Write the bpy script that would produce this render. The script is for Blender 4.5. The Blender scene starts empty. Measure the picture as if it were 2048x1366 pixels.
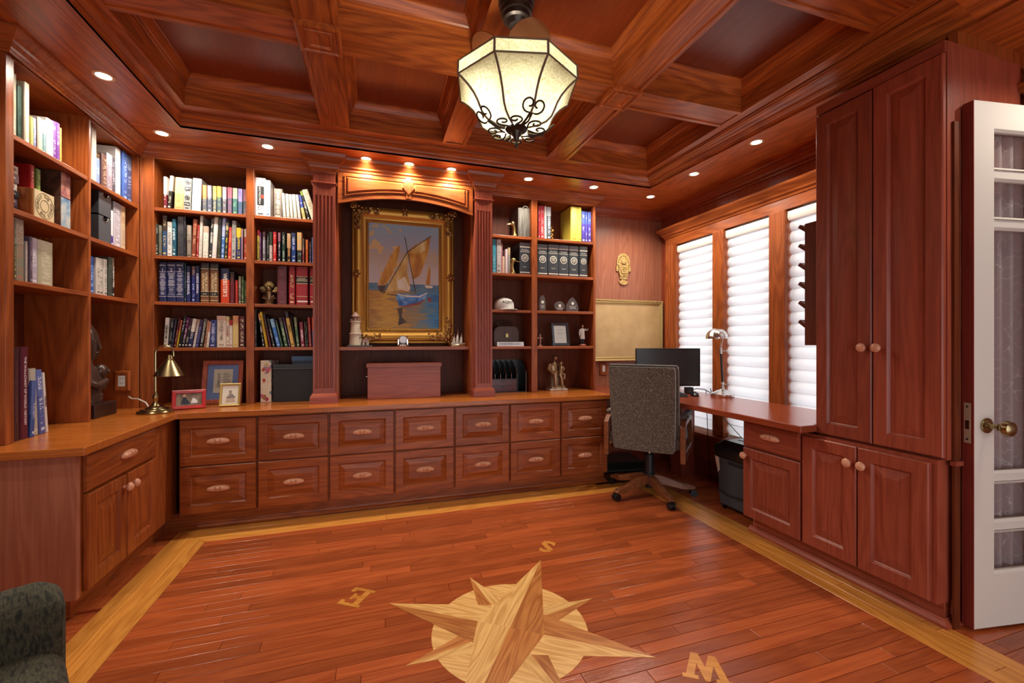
import bpy, bmesh, math, random
from mathutils import Vector, Matrix
R = random.Random(7)
PI = math.pi
scene = bpy.context.scene
COL = scene.collection
# ---------------------------------------------------------------- camera, light, exposure
cam_d = bpy.data.cameras.new('camera'); cam_d.sensor_width = 36; cam_d.lens = 855 / 2048 * 36
cam_d.clip_start = .05
cam = bpy.data.objects.new('camera', cam_d); COL.objects.link(cam)
cam.location = (0, 0, 1.15); cam.rotation_euler = (PI / 2, 0, -math.atan(277 / 855))
scene.camera = cam
scene.view_settings.view_transform = 'Standard'; scene.view_settings.look = 'None'
scene.view_settings.gamma = 1; scene.view_settings.use_curve_mapping = False
scene.view_settings.exposure = 0.6
scene.cycles.max_bounces = 7; scene.cycles.diffuse_bounces = 4; scene.cycles.glossy_bounces = 3
scene.cycles.transmission_bounces = 5; scene.cycles.transparent_max_bounces = 8
scene.cycles.caustics_reflective = False; scene.cycles.caustics_refractive = False
scene.cycles.sample_clamp_indirect = 4
scene.cycles.use_denoising = True
W = bpy.data.worlds.new('overcast'); scene.world = W; W.use_nodes = True
W.node_tree.nodes['Background'].inputs[0].default_value = (.97, .97, 1, 1)
W.node_tree.nodes['Background'].inputs[1].default_value = 1.55
SPOT_W = 17      # every recessed soffit light
PENDANT_W = 14    # bulb in the hanging lamp

# ---------------------------------------------------------------- materials
def lin(h):
    c = [int(h[i:i + 2], 16) / 255 for i in (0, 2, 4)]
    return tuple(x / 12.92 if x <= .04045 else ((x + .055) / 1.055) ** 2.4 for x in c) + (1,)
def newmat(name):
    m = bpy.data.materials.new(name); m.use_nodes = True
    nt = m.node_tree
    return m, nt, nt.nodes['Principled BSDF']
def N(nt, t, **k):
    n = nt.nodes.new(t)
    for a, v in k.items(): setattr(n, a, v)
    return n
def math_n(nt, op, a, b=None, clamp=False):
    n = N(nt, 'ShaderNodeMath', operation=op); n.use_clamp = clamp
    for i, v in enumerate((a, b)):
        if v is None: continue
        if isinstance(v, (int, float)): n.inputs[i].default_value = v
        else: nt.links.new(v, n.inputs[i])
    return n.outputs[0]
def mix_n(nt, f, a, b, blend='MIX'):
    n = N(nt, 'ShaderNodeMix', data_type='RGBA', blend_type=blend)
    for s, v in ((0, f), (6, a), (7, b)):
        if hasattr(v, 'is_linked') or hasattr(v, 'links'): nt.links.new(v, n.inputs[s])
        else: n.inputs[s].default_value = v
    return n.outputs[2]
def plain(name, hexc, rough=.5, metal=0, spec=.5, coat=0):
    m, nt, b = newmat(name)
    b.inputs['Base Color'].default_value = lin(hexc) if isinstance(hexc, str) else hexc
    b.inputs['Roughness'].default_value = rough; b.inputs['Metallic'].default_value = metal
    b.inputs['Specular IOR Level'].default_value = spec; b.inputs['Coat Weight'].default_value = coat
    return m
def wood(name, light, dark, axis, rough=.32, ring=.4, fine=.5, tone=.25, spec=.45, freq=1.0):
    """oak: stretched noise contours make the cathedral figure, a finer one the pores; every object takes its own cut and tone"""
    m, nt, b = newmat(name)
    tc = N(nt, 'ShaderNodeTexCoord'); oi = N(nt, 'ShaderNodeObjectInfo')
    off = N(nt, 'ShaderNodeVectorMath', operation='SCALE'); off.inputs[0].default_value = (13.1, 7.7, 5.3)
    nt.links.new(oi.outputs['Random'], off.inputs['Scale'])
    add = N(nt, 'ShaderNodeVectorMath', operation='ADD')
    nt.links.new(tc.outputs['Object'], add.inputs[0]); nt.links.new(off.outputs[0], add.inputs[1])
    def mp(sa, sc):
        n = N(nt, 'ShaderNodeMapping'); v = [sc] * 3; v['XYZ'.index(axis)] = sa
        n.inputs['Scale'].default_value = v; nt.links.new(add.outputs[0], n.inputs[0]); return n.outputs[0]
    n1 = N(nt, 'ShaderNodeTexNoise'); n1.inputs['Scale'].default_value = 1; n1.inputs['Detail'].default_value = 1.5
    nt.links.new(mp(.9 * freq, 7 * freq), n1.inputs['Vector'])
    rg = math_n(nt, 'SINE', math_n(nt, 'MULTIPLY', n1.outputs[0], 70.0))
    rg = math_n(nt, 'POWER', math_n(nt, 'MULTIPLY_ADD', rg, .5), 1.0) if False else math_n(nt, 'ADD', math_n(nt, 'MULTIPLY', rg, .5), .5)
    n2 = N(nt, 'ShaderNodeTexNoise'); n2.inputs['Scale'].default_value = 1; n2.inputs['Detail'].default_value = 5
    n2.inputs['Roughness'].default_value = .65
    nt.links.new(mp(5, 150), n2.inputs['Vector'])
    f2 = N(nt, 'ShaderNodeMapRange'); f2.inputs[1].default_value = .36; f2.inputs[2].default_value = .66
    nt.links.new(n2.outputs[0], f2.inputs[0])
    f = math_n(nt, 'ADD', math_n(nt, 'MULTIPLY', rg, ring), math_n(nt, 'MULTIPLY', f2.outputs[0], fine), True)
    c = mix_n(nt, f, light, dark)
    hv = N(nt, 'ShaderNodeHueSaturation'); nt.links.new(c, hv.inputs['Color'])
    nt.links.new(math_n(nt, 'ADD', math_n(nt, 'MULTIPLY', oi.outputs['Random'], tone), 1 - tone / 2), hv.inputs['Value'])
    nt.links.new(hv.outputs[0], b.inputs['Base Color'])
    b.inputs['Roughness'].default_value = rough; b.inputs['Specular IOR Level'].default_value = spec
    bp = N(nt, 'ShaderNodeBump'); bp.inputs['Strength'].default_value = .12; bp.inputs['Distance'].default_value = .002
    nt.links.new(math_n(nt, 'SUBTRACT', 1, f2.outputs[0]), bp.inputs['Height']); nt.links.new(bp.outputs[0], b.inputs['Normal'])
    return m
WOODS = {}
def wd(kind, axis):
    k = kind + axis
    if k not in WOODS:
        a = dict(oak=((.37, .095, .020, 1), (.155, .029, .007, 1)), red=((.33, .074, .037, 1), (.17, .031, .017, 1)), wall=((.40, .155, .090, 1), (.25, .080, .044, 1)),  # wall: window glare on the back wall is put into this lighter colour
                 ceil=((.52, .135, .024, 1), (.22, .043, .010, 1)), panel=((.25, .048, .012, 1), (.15, .024, .007, 1)),  # ceil: lightened so the colour carries bounce light on the beam undersides
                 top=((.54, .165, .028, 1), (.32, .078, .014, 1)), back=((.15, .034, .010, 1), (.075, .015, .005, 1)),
                 desk=((.33, .070, .028, 1), (.19, .034, .015, 1)), floor=((.40, .095, .026, 1), (.25, .048, .014, 1)),
                 border=((.66, .29, .055, 1), (.42, .15, .025, 1)), pale=((.74, .46, .17, 1), (.50, .25, .07, 1)),
                 mid=((.52, .21, .055, 1), (.30, .09, .02, 1)), chair=((.25, .085, .030, 1), (.12, .035, .014, 1)),
                 handle=((.72, .37, .23, 1), (.46, .19, .10, 1)), dark=((.05, .022, .016, 1), (.025, .011, .009, 1)),
                 doorred=((.26, .035, .022, 1), (.13, .016, .012, 1)))[kind]
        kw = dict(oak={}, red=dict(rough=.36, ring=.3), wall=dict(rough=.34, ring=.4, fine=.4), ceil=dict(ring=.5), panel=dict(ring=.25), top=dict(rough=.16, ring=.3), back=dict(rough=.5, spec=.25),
                  desk=dict(rough=.17, ring=.25), floor=dict(rough=.15, tone=.5, ring=.38, spec=.5), border=dict(rough=.2, tone=.25),
                  pale=dict(rough=.25, tone=.18, ring=.55, freq=1.6), mid=dict(rough=.25, tone=.18, ring=.55, freq=1.6), chair=dict(rough=.3),
                  handle=dict(rough=.32, tone=.1, ring=.15), dark=dict(rough=.3), doorred=dict(rough=.6, ring=.2))[kind]
        WOODS[k] = wood('wood_' + kind + '_' + axis.lower(), a[0], a[1], axis, **kw)
    return WOODS[k]

# ---------------------------------------------------------------- mesh building
class MB:
    def __init__(s): s.v = []; s.f = []
    def add(s, vs, fs):
        o = len(s.v); s.v += [tuple(v) for v in vs]; s.f += [tuple(i + o for i in f) for f in fs]; return s
    def box(s, x0, x1, y0, y1, z0, z1):
        return s.add([(x, y, z) for z in (z0, z1) for y in (y0, y1) for x in (x0, x1)],
                     [(0, 2, 3, 1), (4, 5, 7, 6), (0, 1, 5, 4), (2, 6, 7, 3), (0, 4, 6, 2), (1, 3, 7, 5)])
    def rbox(s, c, size, mat):
        """a box turned by a 3x3 matrix about its centre"""
        x, y, z = [d / 2 for d in size]; c = Vector(c)
        vs = [c + mat @ Vector((a * x, b * y, d * z)) for d in (-1, 1) for b in (-1, 1) for a in (-1, 1)]
        return s.add(vs, [(0, 2, 3, 1), (4, 5, 7, 6), (0, 1, 5, 4), (2, 6, 7, 3), (0, 4, 6, 2), (1, 3, 7, 5)])
    def prism(s, pts, lo, hi, axis='Z'):
        """a flat outline given thickness; axis Z: pts=(x,y); Y: pts=(x,z); X: pts=(y,z)"""
        n = len(pts)
        def P(p, h): return {'Z': (p[0], p[1], h), 'Y': (p[0], h, p[1]), 'X': (h, p[0], p[1])}[axis]
        vs = [P(p, lo) for p in pts] + [P(p, hi) for p in pts]
        area = sum(pts[i][0] * pts[(i + 1) % n][1] - pts[(i + 1) % n][0] * pts[i][1] for i in range(n))
        flip = (area < 0) != (axis == 'Y')
        fs = [tuple(range(n - 1, -1, -1)), tuple(range(n, 2 * n))] + [(i, (i + 1) % n, n + (i + 1) % n, n + i) for i in range(n)]
        if flip: fs = [tuple(reversed(f)) for f in fs]
        return s.add(vs, fs)
    def lathe(s, prof, c=(0, 0, 0), seg=24, axis='Z', cap=True):
        """prof: (radius, height) pairs, bottom to top"""
        def P(r, h, a):
            u, w = r * math.cos(a), r * math.sin(a)
            q = {'Z': (u, w, h), 'Y': (w, h, u), 'X': (h, u, w)}[axis]
            return (q[0] + c[0], q[1] + c[1], q[2] + c[2])
        vs = [P(r, h, 2 * PI * k / seg) for r, h in prof for k in range(seg)]
        fs = [(i * seg + k, i * seg + (k + 1) % seg, (i + 1) * seg + (k + 1) % seg, (i + 1) * seg + k) for i in range(len(prof) - 1) for k in range(seg)]
        if cap:
            fs += [tuple(range(seg - 1, -1, -1)), tuple((len(prof) - 1) * seg + k for k in range(seg))]
        return s.add(vs, fs)
    def tube(s, pts, r, seg=8, cap=True):
        pts = [Vector(p) for p in pts]; n = len(pts)
        rs = r if isinstance(r, (list, tuple)) else [r] * n
        up = None; vs = []
        for i, p in enumerate(pts):
            t = (pts[min(i + 1, n - 1)] - pts[max(i - 1, 0)]).normalized()
            if up is None: up = Vector((0, 0, 1)) if abs(t.z) < .9 else Vector((1, 0, 0))
            a = t.cross(up)
            if a.length < 1e-6: a = t.orthogonal()
            a.normalize(); b = a.cross(t); up = b
            vs += [p + (a * math.cos(2 * PI * k / seg) + b * math.sin(2 * PI * k / seg)) * rs[i] for k in range(seg)]
        fs = [(i * seg + k, (i + 1) * seg + k, (i + 1) * seg + (k + 1) % seg, i * seg + (k + 1) % seg) for i in range(n - 1) for k in range(seg)]
        if cap: fs += [tuple(range(seg)), tuple((n - 1) * seg + k for k in range(seg - 1, -1, -1))]
        return s.add(vs, fs)
    def sweep(s, path, prof, closed=False):
        """a moulding: prof = (offset to the left of the path, z) pairs, mitred along the path of (x, y) points"""
        n = len(path); m = len(prof); vs = []
        for i in range(n):
            p = Vector(path[i]); ds = []
            if closed or i > 0: ds.append((p - Vector(path[i - 1])).normalized())
            if closed or i < n - 1: ds.append((Vector(path[(i + 1) % n]) - p).normalized())
            ns = [Vector((-d.y, d.x)) for d in ds]
            q = (ns[0] + ns[-1]).normalized(); q = q / max(.2, q.dot(ns[0]))
            vs += [(p.x + q.x * o, p.y + q.y * o, z) for o, z in prof]
        fs = []
        for i in range(n if closed else n - 1):
            j = (i + 1) % n
            fs += [(i * m + k, j * m + k, j * m + k + 1, i * m + k + 1) for k in range(m - 1)]
        if not closed: fs += [tuple(range(m)), tuple((n - 1) * m + k for k in range(m - 1, -1, -1))]
        return s.add(vs, fs)
    def sweep_split(s, path, prof):
        """a closed moulding as two meshes: the runs along x and those along y"""
        full = MB().sweep(path, prof, True); m = len(prof); n = len(path); out = []
        for par in (0, 1):
            q = MB(); q.v = list(full.v); q.f = [f for i in range(n) if i % 2 == par for f in full.f[i * (m - 1):(i + 1) * (m - 1)]]
            used = sorted({i for f in q.f for i in f}); mp = {u: k for k, u in enumerate(used)}
            q.v = [q.v[u] for u in used]; q.f = [tuple(mp[i] for i in f) for f in q.f]; out.append(q)
        return out
    def loft(s, rings, closed=True, caps=True):
        """rings of equally many points joined in order"""
        m = len(rings[0]); vs = [v for r in rings for v in r]
        fs = [(i * m + k, i * m + (k + 1) % m, (i + 1) * m + (k + 1) % m, (i + 1) * m + k) for i in range(len(rings) - 1) for k in range(m if closed else m - 1)]
        if caps and closed: fs += [tuple(range(m - 1, -1, -1)), tuple((len(rings) - 1) * m + k for k in range(m))]
        return s.add(vs, fs)
    def ball(s, c, r, seg=14, rings=9):
        r = r if isinstance(r, (tuple, list)) else (r, r, r)
        prof = [(math.sin(PI * i / rings), -math.cos(PI * i / rings)) for i in range(rings + 1)]
        prof[0] = (.01, -1); prof[-1] = (.01, 1)
        o = len(s.v); s.lathe(prof, seg=seg)
        for i in range(o, len(s.v)):
            v = s.v[i]; s.v[i] = (c[0] + v[0] * r[0], c[1] + v[1] * r[1], c[2] + v[2] * r[2])
        return s
    def rings(s, w, h, rs, y=0, x=0, z=0):
        """nested rectangles in a plane facing -Y: rs = (inset, depth towards the viewer) pairs; the last one is filled"""
        o = len(s.v); vs = []; fs = []
        for ins, d in rs: vs += [(x + ins, y - d, z + ins), (x + w - ins, y - d, z + ins), (x + w - ins, y - d, z + h - ins), (x + ins, y - d, z + h - ins)]
        for i in range(len(rs) - 1):
            for k in range(4): fs.append((i * 4 + k, i * 4 + (k + 1) % 4, i * 4 + 4 + (k + 1) % 4, i * 4 + 4 + k))
        l = (len(rs) - 1) * 4; fs.append((l, l + 1, l + 2, l + 3))
        return s.add(vs, fs)
    def build(s, name, mat, parent=None, loc=None, rot=None, smooth=False, bev=0):
        me = bpy.data.meshes.new(name); me.from_pydata(s.v, [], s.f); me.update()
        bm = bmesh.new(); bm.from_mesh(me); bmesh.ops.recalc_face_normals(bm, faces=bm.faces) if not getattr(s, 'keep', False) else None
        bm.to_mesh(me); bm.free()
        if mat: me.materials.append(mat)
        if smooth:
            me.polygons.foreach_set('use_smooth', [True] * len(me.polygons))
            try: me.set_sharp_from_angle(angle=math.radians(38))
            except Exception: pass
        o = bpy.data.objects.new(name, me); COL.objects.link(o)
        if parent: o.parent = parent
        if loc: o.location = loc
        if rot: o.rotation_euler = rot
        if bev:
            b = o.modifiers.new('bevel', 'BEVEL'); b.width = bev; b.segments = 2; b.limit_method = 'ANGLE'; b.angle_limit = math.radians(40)
        return o
def bx(*a): return MB().box(*a)
def tag(o, label=None, cat=None, group=None, kind=None):
    if label: o['label'] = label
    if cat: o['category'] = cat
    if group: o['group'] = group
    if kind: o['kind'] = kind
    return o
def thing(name, label, cat, loc=(0, 0, 0), rz=0, group=None):
    o = bpy.data.objects.new(name, None); COL.objects.link(o); o.location = loc; o.rotation_euler = (0, 0, rz); o.empty_display_size = .05
    return tag(o, label, cat, group)
def struct(o): o['kind'] = 'structure'; return o
def dup(o, parent=None, loc=None, rz=None):
    c = o.copy(); COL.objects.link(c); c.parent = parent
    if loc is not None: c.location = loc
    if rz is not None: c.rotation_euler = (0, 0, rz)
    for ch in o.children: dup(ch, c)
    return c
FONTS = {}
def text_mb(txt, size, depth=.0006, bold=0, align='CENTER'):
    """letters as a mesh in the XY plane, centred"""
    cu = bpy.data.curves.new('t', 'FONT'); cu.body = txt; cu.size = size; cu.align_x = align; cu.align_y = 'CENTER'
    cu.extrude = depth / 2; cu.offset = bold; cu.resolution_u = 2
    ob = bpy.data.objects.new('t', cu); COL.objects.link(ob)
    dg = bpy.context.evaluated_depsgraph_get(); dg.update()
    me = ob.evaluated_get(dg).to_mesh()
    m = MB(); m.keep = True
    m.add([v.co[:] for v in me.vertices], [tuple(p.vertices) for p in me.polygons])
    ob.evaluated_get(dg).to_mesh_clear(); bpy.data.objects.remove(ob); bpy.data.curves.remove(cu)
    return m
def xf(m, mat):
    m.v = [tuple(mat @ Vector(v)) for v in m.v]; return m
def T(x, y, z): return Matrix.Translation((x, y, z))
def RX(a): return Matrix.Rotation(a, 4, 'X')
def RY(a): return Matrix.Rotation(a, 4, 'Y')
def RZ(a): return Matrix.Rotation(a, 4, 'Z')
STAND = RX(PI / 2)     # XY plane -> facing -Y, upright
# ================================================================ THE SETTING
# ---- floor: planks, border, dark planks outside the border
floor = struct(bx(-1.9, 3.1, -1.6, 3.75, -.06, -.012).build('floor', wd('floor', 'X')))
def clip(poly, a, b, c):
    """keep a*x + b*y <= c"""
    out = []
    for i in range(len(poly)):
        p, q = poly[i], poly[(i + 1) % len(poly)]
        dp, dq = a * p[0] + b * p[1] - c, a * q[0] + b * q[1] - c
        if dp <= 0: out.append(p)
        if (dp < 0) != (dq < 0) and dp != dq:
            t = dp / (dp - dq); out.append((p[0] + t * (q[0] - p[0]), p[1] + t * (q[1] - p[1])))
    return out
def plank(poly, name, mat, top=0.0):
    if len(poly) < 3: return
    n = len(poly); cx = sum(p[0] for p in poly) / n; cy = sum(p[1] for p in poly) / n
    a = abs(sum(poly[i][0] * poly[(i + 1) % n][1] - poly[(i + 1) % n][0] * poly[i][1] for i in range(n))) / 2
    if a < 2e-4: return
    ins = .0006
    def q(p, d, z):
        v = Vector((p[0] - cx, p[1] - cy)); l = v.length or 1
        return (cx + math.copysign(max(0, abs(v.x) - d), v.x), cy + math.copysign(max(0, abs(v.y) - d), v.y), z)
    m = MB(); m.loft([[q(p, ins, -.012) for p in poly], [q(p, ins, top - .0012) for p in poly], [q(p, ins + .0012, top) for p in poly]])
    return m.build(name, mat, floor)
PW = .0571
XI0, XI1, YI = -.92, 1.995, 2.878
XO0, XO1, YO = -1.115, 2.2, 3.085
fm = wd('floor', 'X')
y = YI; row = 0
rp = random.Random(3)
while y > -.35:
    x = XI0 - rp.uniform(0, .9)
    while x < XI1:
        L = rp.choice((.45, .6, .75, .9, 1.1, 1.3)) if y > .8 else 2.0
        if x + L > XI0 + .02:
            plank([(max(x, XI0), y - PW), (min(x + L, XI1), y - PW), (min(x + L, XI1), y), (max(x, XI0), y)], 'plank', fm)
        x += L
    y -= PW
# outside the border: right strip and far corner under the desk, left strip in front of the left cabinet
y = 3.62
while y > .3:
    x = XO1 - rp.uniform(0, .5)
    while x < 3.0:
        L = rp.choice((.5, .8, 1.1))
        a, b = max(x, XO1 if y < YO else 1.2), min(x + L, 2.98)
        if y >= YO and x < XO1: a = max(1.7, x - 1)
        if b > a: plank([(a, y - PW), (b, y - PW), (b, y), (a, y)], 'plank', fm)
        x += L
    y -= PW
for i in range(8):
    plank([(XO0 - .12, 2.3 + i * .1), (XO0, 2.3 + i * .1), (XO0, 2.4 + i * .1), (XO0 - .12, 2.4 + i * .1)], 'plank', wd('floor', 'Y'))
nb = 3
for k in range(nb):
    t0, t1 = k / nb, (k + 1) / nb
    def L3(a, b, t): return a + (b - a) * t
    xa0, xb0 = L3(XI0, XO0, t0), L3(XI0, XO0, t1); xa1, xb1 = L3(XI1, XO1, t0), L3(XI1, XO1, t1); ya, yb = L3(YI, YO, t0), L3(YI, YO, t1)
    cuts = [xa0 + 1.0 + .35 * k, xa0 + 2.1 + .2 * k]
    xs = [None] + cuts + [None]
    for j in range(3):
        lo_a, lo_b = (xa0, xb0) if xs[j] is None else (xs[j], xs[j])
        hi_a, hi_b = (xa1, xb1) if xs[j + 1] is None else (xs[j + 1], xs[j + 1])
        plank([(lo_a, ya), (hi_a, ya), (hi_b, yb), (lo_b, yb)], 'border_board', wd('border', 'X'))
    for (xa, xb) in ((xa0, xb0), (xa1, xb1)):
        ys = [None, 1.75 - .3 * k, .7 + .2 * k, -.3]
        for j in range(3):
            ta, tb = (ya, yb) if ys[j] is None else (ys[j], ys[j])
            plank([(xa, ys[j + 1]), (xb, ys[j + 1]), (xb, tb), (xa, ta)], 'border_board', wd('border', 'Y'))

# ---- walls
wp = wd('back', 'Z')
struct(bx(-1.9, 3.1, 3.63, 3.75, -.06, 2.72).build('wall_back', wd('wall', 'Z')))
struct(bx(-1.9, -1.75, -1.6, 3.63, -.06, 2.72).build('wall_left', wd('oak', 'Z')))
wr = struct(MB().box(2.76, 2.9, 1.12, 3.63, -.06, .36).box(2.76, 2.9, 1.12, 3.63, 2.07, 2.72).box(2.76, 2.9, 3.38, 3.63, .36, 2.07)
            .box(2.76, 2.9, 1.12, 1.42, .36, 2.07).build('wall_right', wd('desk', 'Z')))
struct(MB().box(2.77, 3.1, 1.10, 1.13, 0, 2.42).box(2.27, 2.77, 1.10, 1.13, 2.354, 2.42).build('wall_side', wd('oak', 'Z')))
struct(MB().box(-1.9, 3.1, -1.72, -1.6, 1.8, 2.72).box(-1.9, -1.3, -1.72, -1.6, -.06, 1.8).box(2.7, 3.1, -1.72, -1.6, -.06, 1.8).build('wall_front_blocker', wd('wall', 'Z')))  # unseen wall, added with a low opening to keep front light off the ceiling
struct(bx(3.0, 3.1, -1.6, 1.10, -.06, 2.72).build('wall_right_near', wd('wall', 'Z')))
# ---- ceiling: slab, soffit boards, crown, perimeter beam, beams, coffers
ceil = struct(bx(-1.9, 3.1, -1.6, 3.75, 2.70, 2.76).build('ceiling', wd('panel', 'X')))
cy = wd('ceil', 'Y'); cx_ = wd('ceil', 'X')
SI = [(-1.09, 3.02), (2.185, 3.02), (2.285, 1.05), (2.33, -1.3), (-1.09, -1.3)]
zs = 2.42
MB().prism([(-1.78, 3.64), (-1.78, 3.02), SI[0], SI[1], (2.78, 3.02), (2.78, 3.64)], zs, zs + .02).build('soffit_board', wd('ceil', 'X'), ceil)
MB().prism([(-1.78, 3.019), (-1.78, -1.6), (-1.09, -1.6), (-1.09, 3.019)], zs, zs + .02).build('soffit_board', wd('ceil', 'Y'), ceil)
MB().prism([(2.186, 3.019), SI[2], SI[3], (3.05, -1.3), (3.05, 1.0), (2.78, 1.0), (2.78, 3.019)], zs, zs + .02).build('soffit_board', wd('ceil', 'Y'), ceil)
MB().prism([(-1.09, -1.6), (3.05, -1.6), (3.05, -1.3), (-1.09, -1.3)], zs, zs + .02).build('soffit_board', wd('ceil', 'X'), ceil)
ZB = 2.49
SO = [(-1.062, 2.947), (2.1, 2.947), (2.125, 1.05), (2.13, -1.22), (-1.062, -1.22)]
prof = [(0, 0), (.0, .16), (.1, .16), (.16, .3), (.3, .42), (.36, .42), (.4, .55), (.62, .68), (.84, .80), (.9, .80), (.92, .9), (1, .9), (1, 1.02)]
for k in range(5):
    mcr = MB(); mcr.loft([[(a[0] + (b[0] - a[0]) * s, a[1] + (b[1] - a[1]) * s, zs + (ZB - zs) * z) for s, z in prof] for a, b in ((SI[k], SO[k]), (SI[(k + 1) % 5], SO[(k + 1) % 5]))], closed=False)
    mcr.build('crown_moulding', cx_ if k in (0, 3) else cy, ceil)
PI_ = [(-1.018, 2.876), (2.05, 2.876), (2.05, -1.16), (-1.018, -1.16)]
PO = [(-1.064, 2.949), (2.103, 2.949), (2.133, -1.22), (-1.064, -1.22)]
for k in range(4):
    a, b, c, d = PI_[k], PI_[(k + 1) % 4], PO[(k + 1) % 4], PO[k]
    MB().prism([a, b, c, d], ZB, 2.70).build('perimeter_beam', cx_ if k % 2 == 0 else cy, ceil)
BX = [(-.311, -.142), (.442, .60), (1.2, 1.368)]
BY = [(1.97, 2.145), (1.118, 1.287), (.27, .44), (-.58, -.41)]
for x0, x1 in BX:
    MB().box(x0, x1, -1.16, 2.876, ZB + .006, 2.70).box(x0, x0 + .022, -1.16, 2.876, ZB, ZB + .007).box(x1 - .022, x1, -1.16, 2.876, ZB, ZB + .007).build('beam', cy, ceil)
XC = [-1.018] + [v for b in BX for v in b] + [2.05]
YC = [-1.16] + [v for b in reversed(BY) for v in b] + [2.876]
for y0, y1 in BY:
    for i in range(0, 8, 2):
        a, b = XC[i], XC[i + 1]
        MB().box(a, b, y0, y1, ZB + .006, 2.70).box(a, b, y0, y0 + .022, ZB, ZB + .007).box(a, b, y1 - .022, y1, ZB, ZB + .007).build('cross_beam', cx_, ceil)
for x0, x1 in BX:
    for y0, y1 in BY[:3]:
        if x0 > .4 and x0 < .5 and y0 < 1.5 and False: continue
        m = MB(); w = x1 - x0 + .012; h = y1 - y0 + .012
        m.rings(w, h, [(0, -.02), (0, .012), (.008, .016), (.016, .016), (.02, .010), (.034, .008), (.036, .014), (.046, .014), (.052, .006)])
        xf(m, T(x0 - .006, y0 - .006 + h, ZB) @ RX(PI / 2)); m.build('corner_boss', cy, ceil)
cprof = [(0, 2.582), (.006, 2.582), (.008, 2.594), (.014, 2.596), (.016, 2.606), (.022, 2.612), (.034, 2.634), (.042, 2.646), (.048, 2.648), (.048, 2.66)]
for i in range(0, 8, 2):
    for j in range(0, 10, 2):
        x0, x1, y0, y1 = XC[i], XC[i + 1], YC[j], YC[j + 1]
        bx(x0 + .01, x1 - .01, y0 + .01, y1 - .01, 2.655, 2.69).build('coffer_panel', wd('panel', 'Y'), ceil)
        for q, ax in zip(MB().sweep_split([(x0, y0), (x1, y0), (x1, y1), (x0, y1)], cprof), 'XY'): q.build('coffer_moulding', wd('ceil', ax), ceil)
# wall crowns under the soffit
struct(MB().sweep([(2.74, .3), (2.74, 1.02), (2.77, 1.02)], [(0, 2.15), (.006, 2.15), (.012, 2.17), (.03, 2.185), (.034, 2.20), (.06, 2.225), (.085, 2.24), (.09, 2.262), (0, 2.262)]).build('trim_2', wd('oak', 'Y')))
wprof = [(0, 2.345), (.012, 2.345), (.014, 2.36), (.03, 2.366), (.034, 2.382), (.06, 2.405), (.075, 2.41), (.078, 2.42), (0, 2.42)]
MB().sweep([(2.76, 1.61), (2.76, 3.63), (1.86, 3.63)], wprof).build('crown_moulding', wd('desk', 'X'), ceil)
struct(MB().sweep([(2.76, 3.03), (2.76, 3.63), (1.86, 3.63)], [(0, 0), (.016, 0), (.016, .10), (.01, .115), (0, .12)]).build('baseboard_right', wd('red', 'X')))
# ================================================================ CABINETS
DRW = [(0, 0), (0, .016), (.004, .02), (.052, .02), (.058, .012), (.062, .010), (.092, .019), (.096, .019)]
DOOR = [(0, 0), (0, .016), (.004, .02), (.056, .02), (.062, .012), (.066, .009), (.106, .019), (.11, .019)]
FLATD = [(0, 0), (0, .013), (.012, .020), (.014, .02)]
def handle_mb(L=.125):
    """carved wooden cup pull with leaf notches, facing -Y"""
    m = MB(); n = 28; k = 8; rings = []
    for i in range(n + 1):
        t = -1 + 2 * i / n; e = (1 - abs(t) ** 2.6) ** .5 if abs(t) < 1 else 0
        rings.append([])
        for j in range(k + 1):
            a = PI * j / k; g = 1
            if 1 <= j <= 4 and abs(t) < .86: g = .78 + .22 * abs(math.sin(t * 21))
            if 1 <= j <= 5 and .16 < abs(t) < .27: g = .55
            zz = math.cos(a) * -.019 * e
            rings[-1].append((t * L / 2, -.001 - math.sin(a) * .024 * e * g - .002, zz + .004 * e))
    m.loft(rings, closed=True); return m
HAND = handle_mb()
def knob_mb():
    m = MB(); m.lathe([(.007, 0), (.007, .012), (.010, .015), (.019, .02), (.0205, .027), (.016, .034), (.012, .035), (.011, .037), (.006, .039), (.001, .0395)], seg=18, axis='Y')
    m.v = [(v[0], -v[1], v[2]) for v in m.v]; return m
KNOB = knob_mb()
def drawer(par, x, z, w, h, kind, rs=DRW, pull=True, ax='X'):
    d = MB().rings(w, h, rs).build('drawer', wd(kind, ax), par, (x, 0, z))
    if pull:
        p = MB(); p.v, p.f = HAND.v, HAND.f
        p.build('handle', wd('handle', 'X'), d, (w / 2, -.018, h / 2), smooth=True)
    return d
def door(par, x, z, w, h, kind, knob=None, rs=DOOR):
    d = MB().rings(w, h, rs).build('door', wd(kind, 'Z'), par, (x, 0, z))
    if knob:
        p = MB(); p.v, p.f = KNOB.v, KNOB.f
        p.build('knob', wd('handle', 'Z'), d, (knob[0], -.019, knob[1]), smooth=True)
    return d
ordn = ['first', 'second', 'third', 'fourth', 'fifth', 'sixth', 'seventh']
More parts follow.
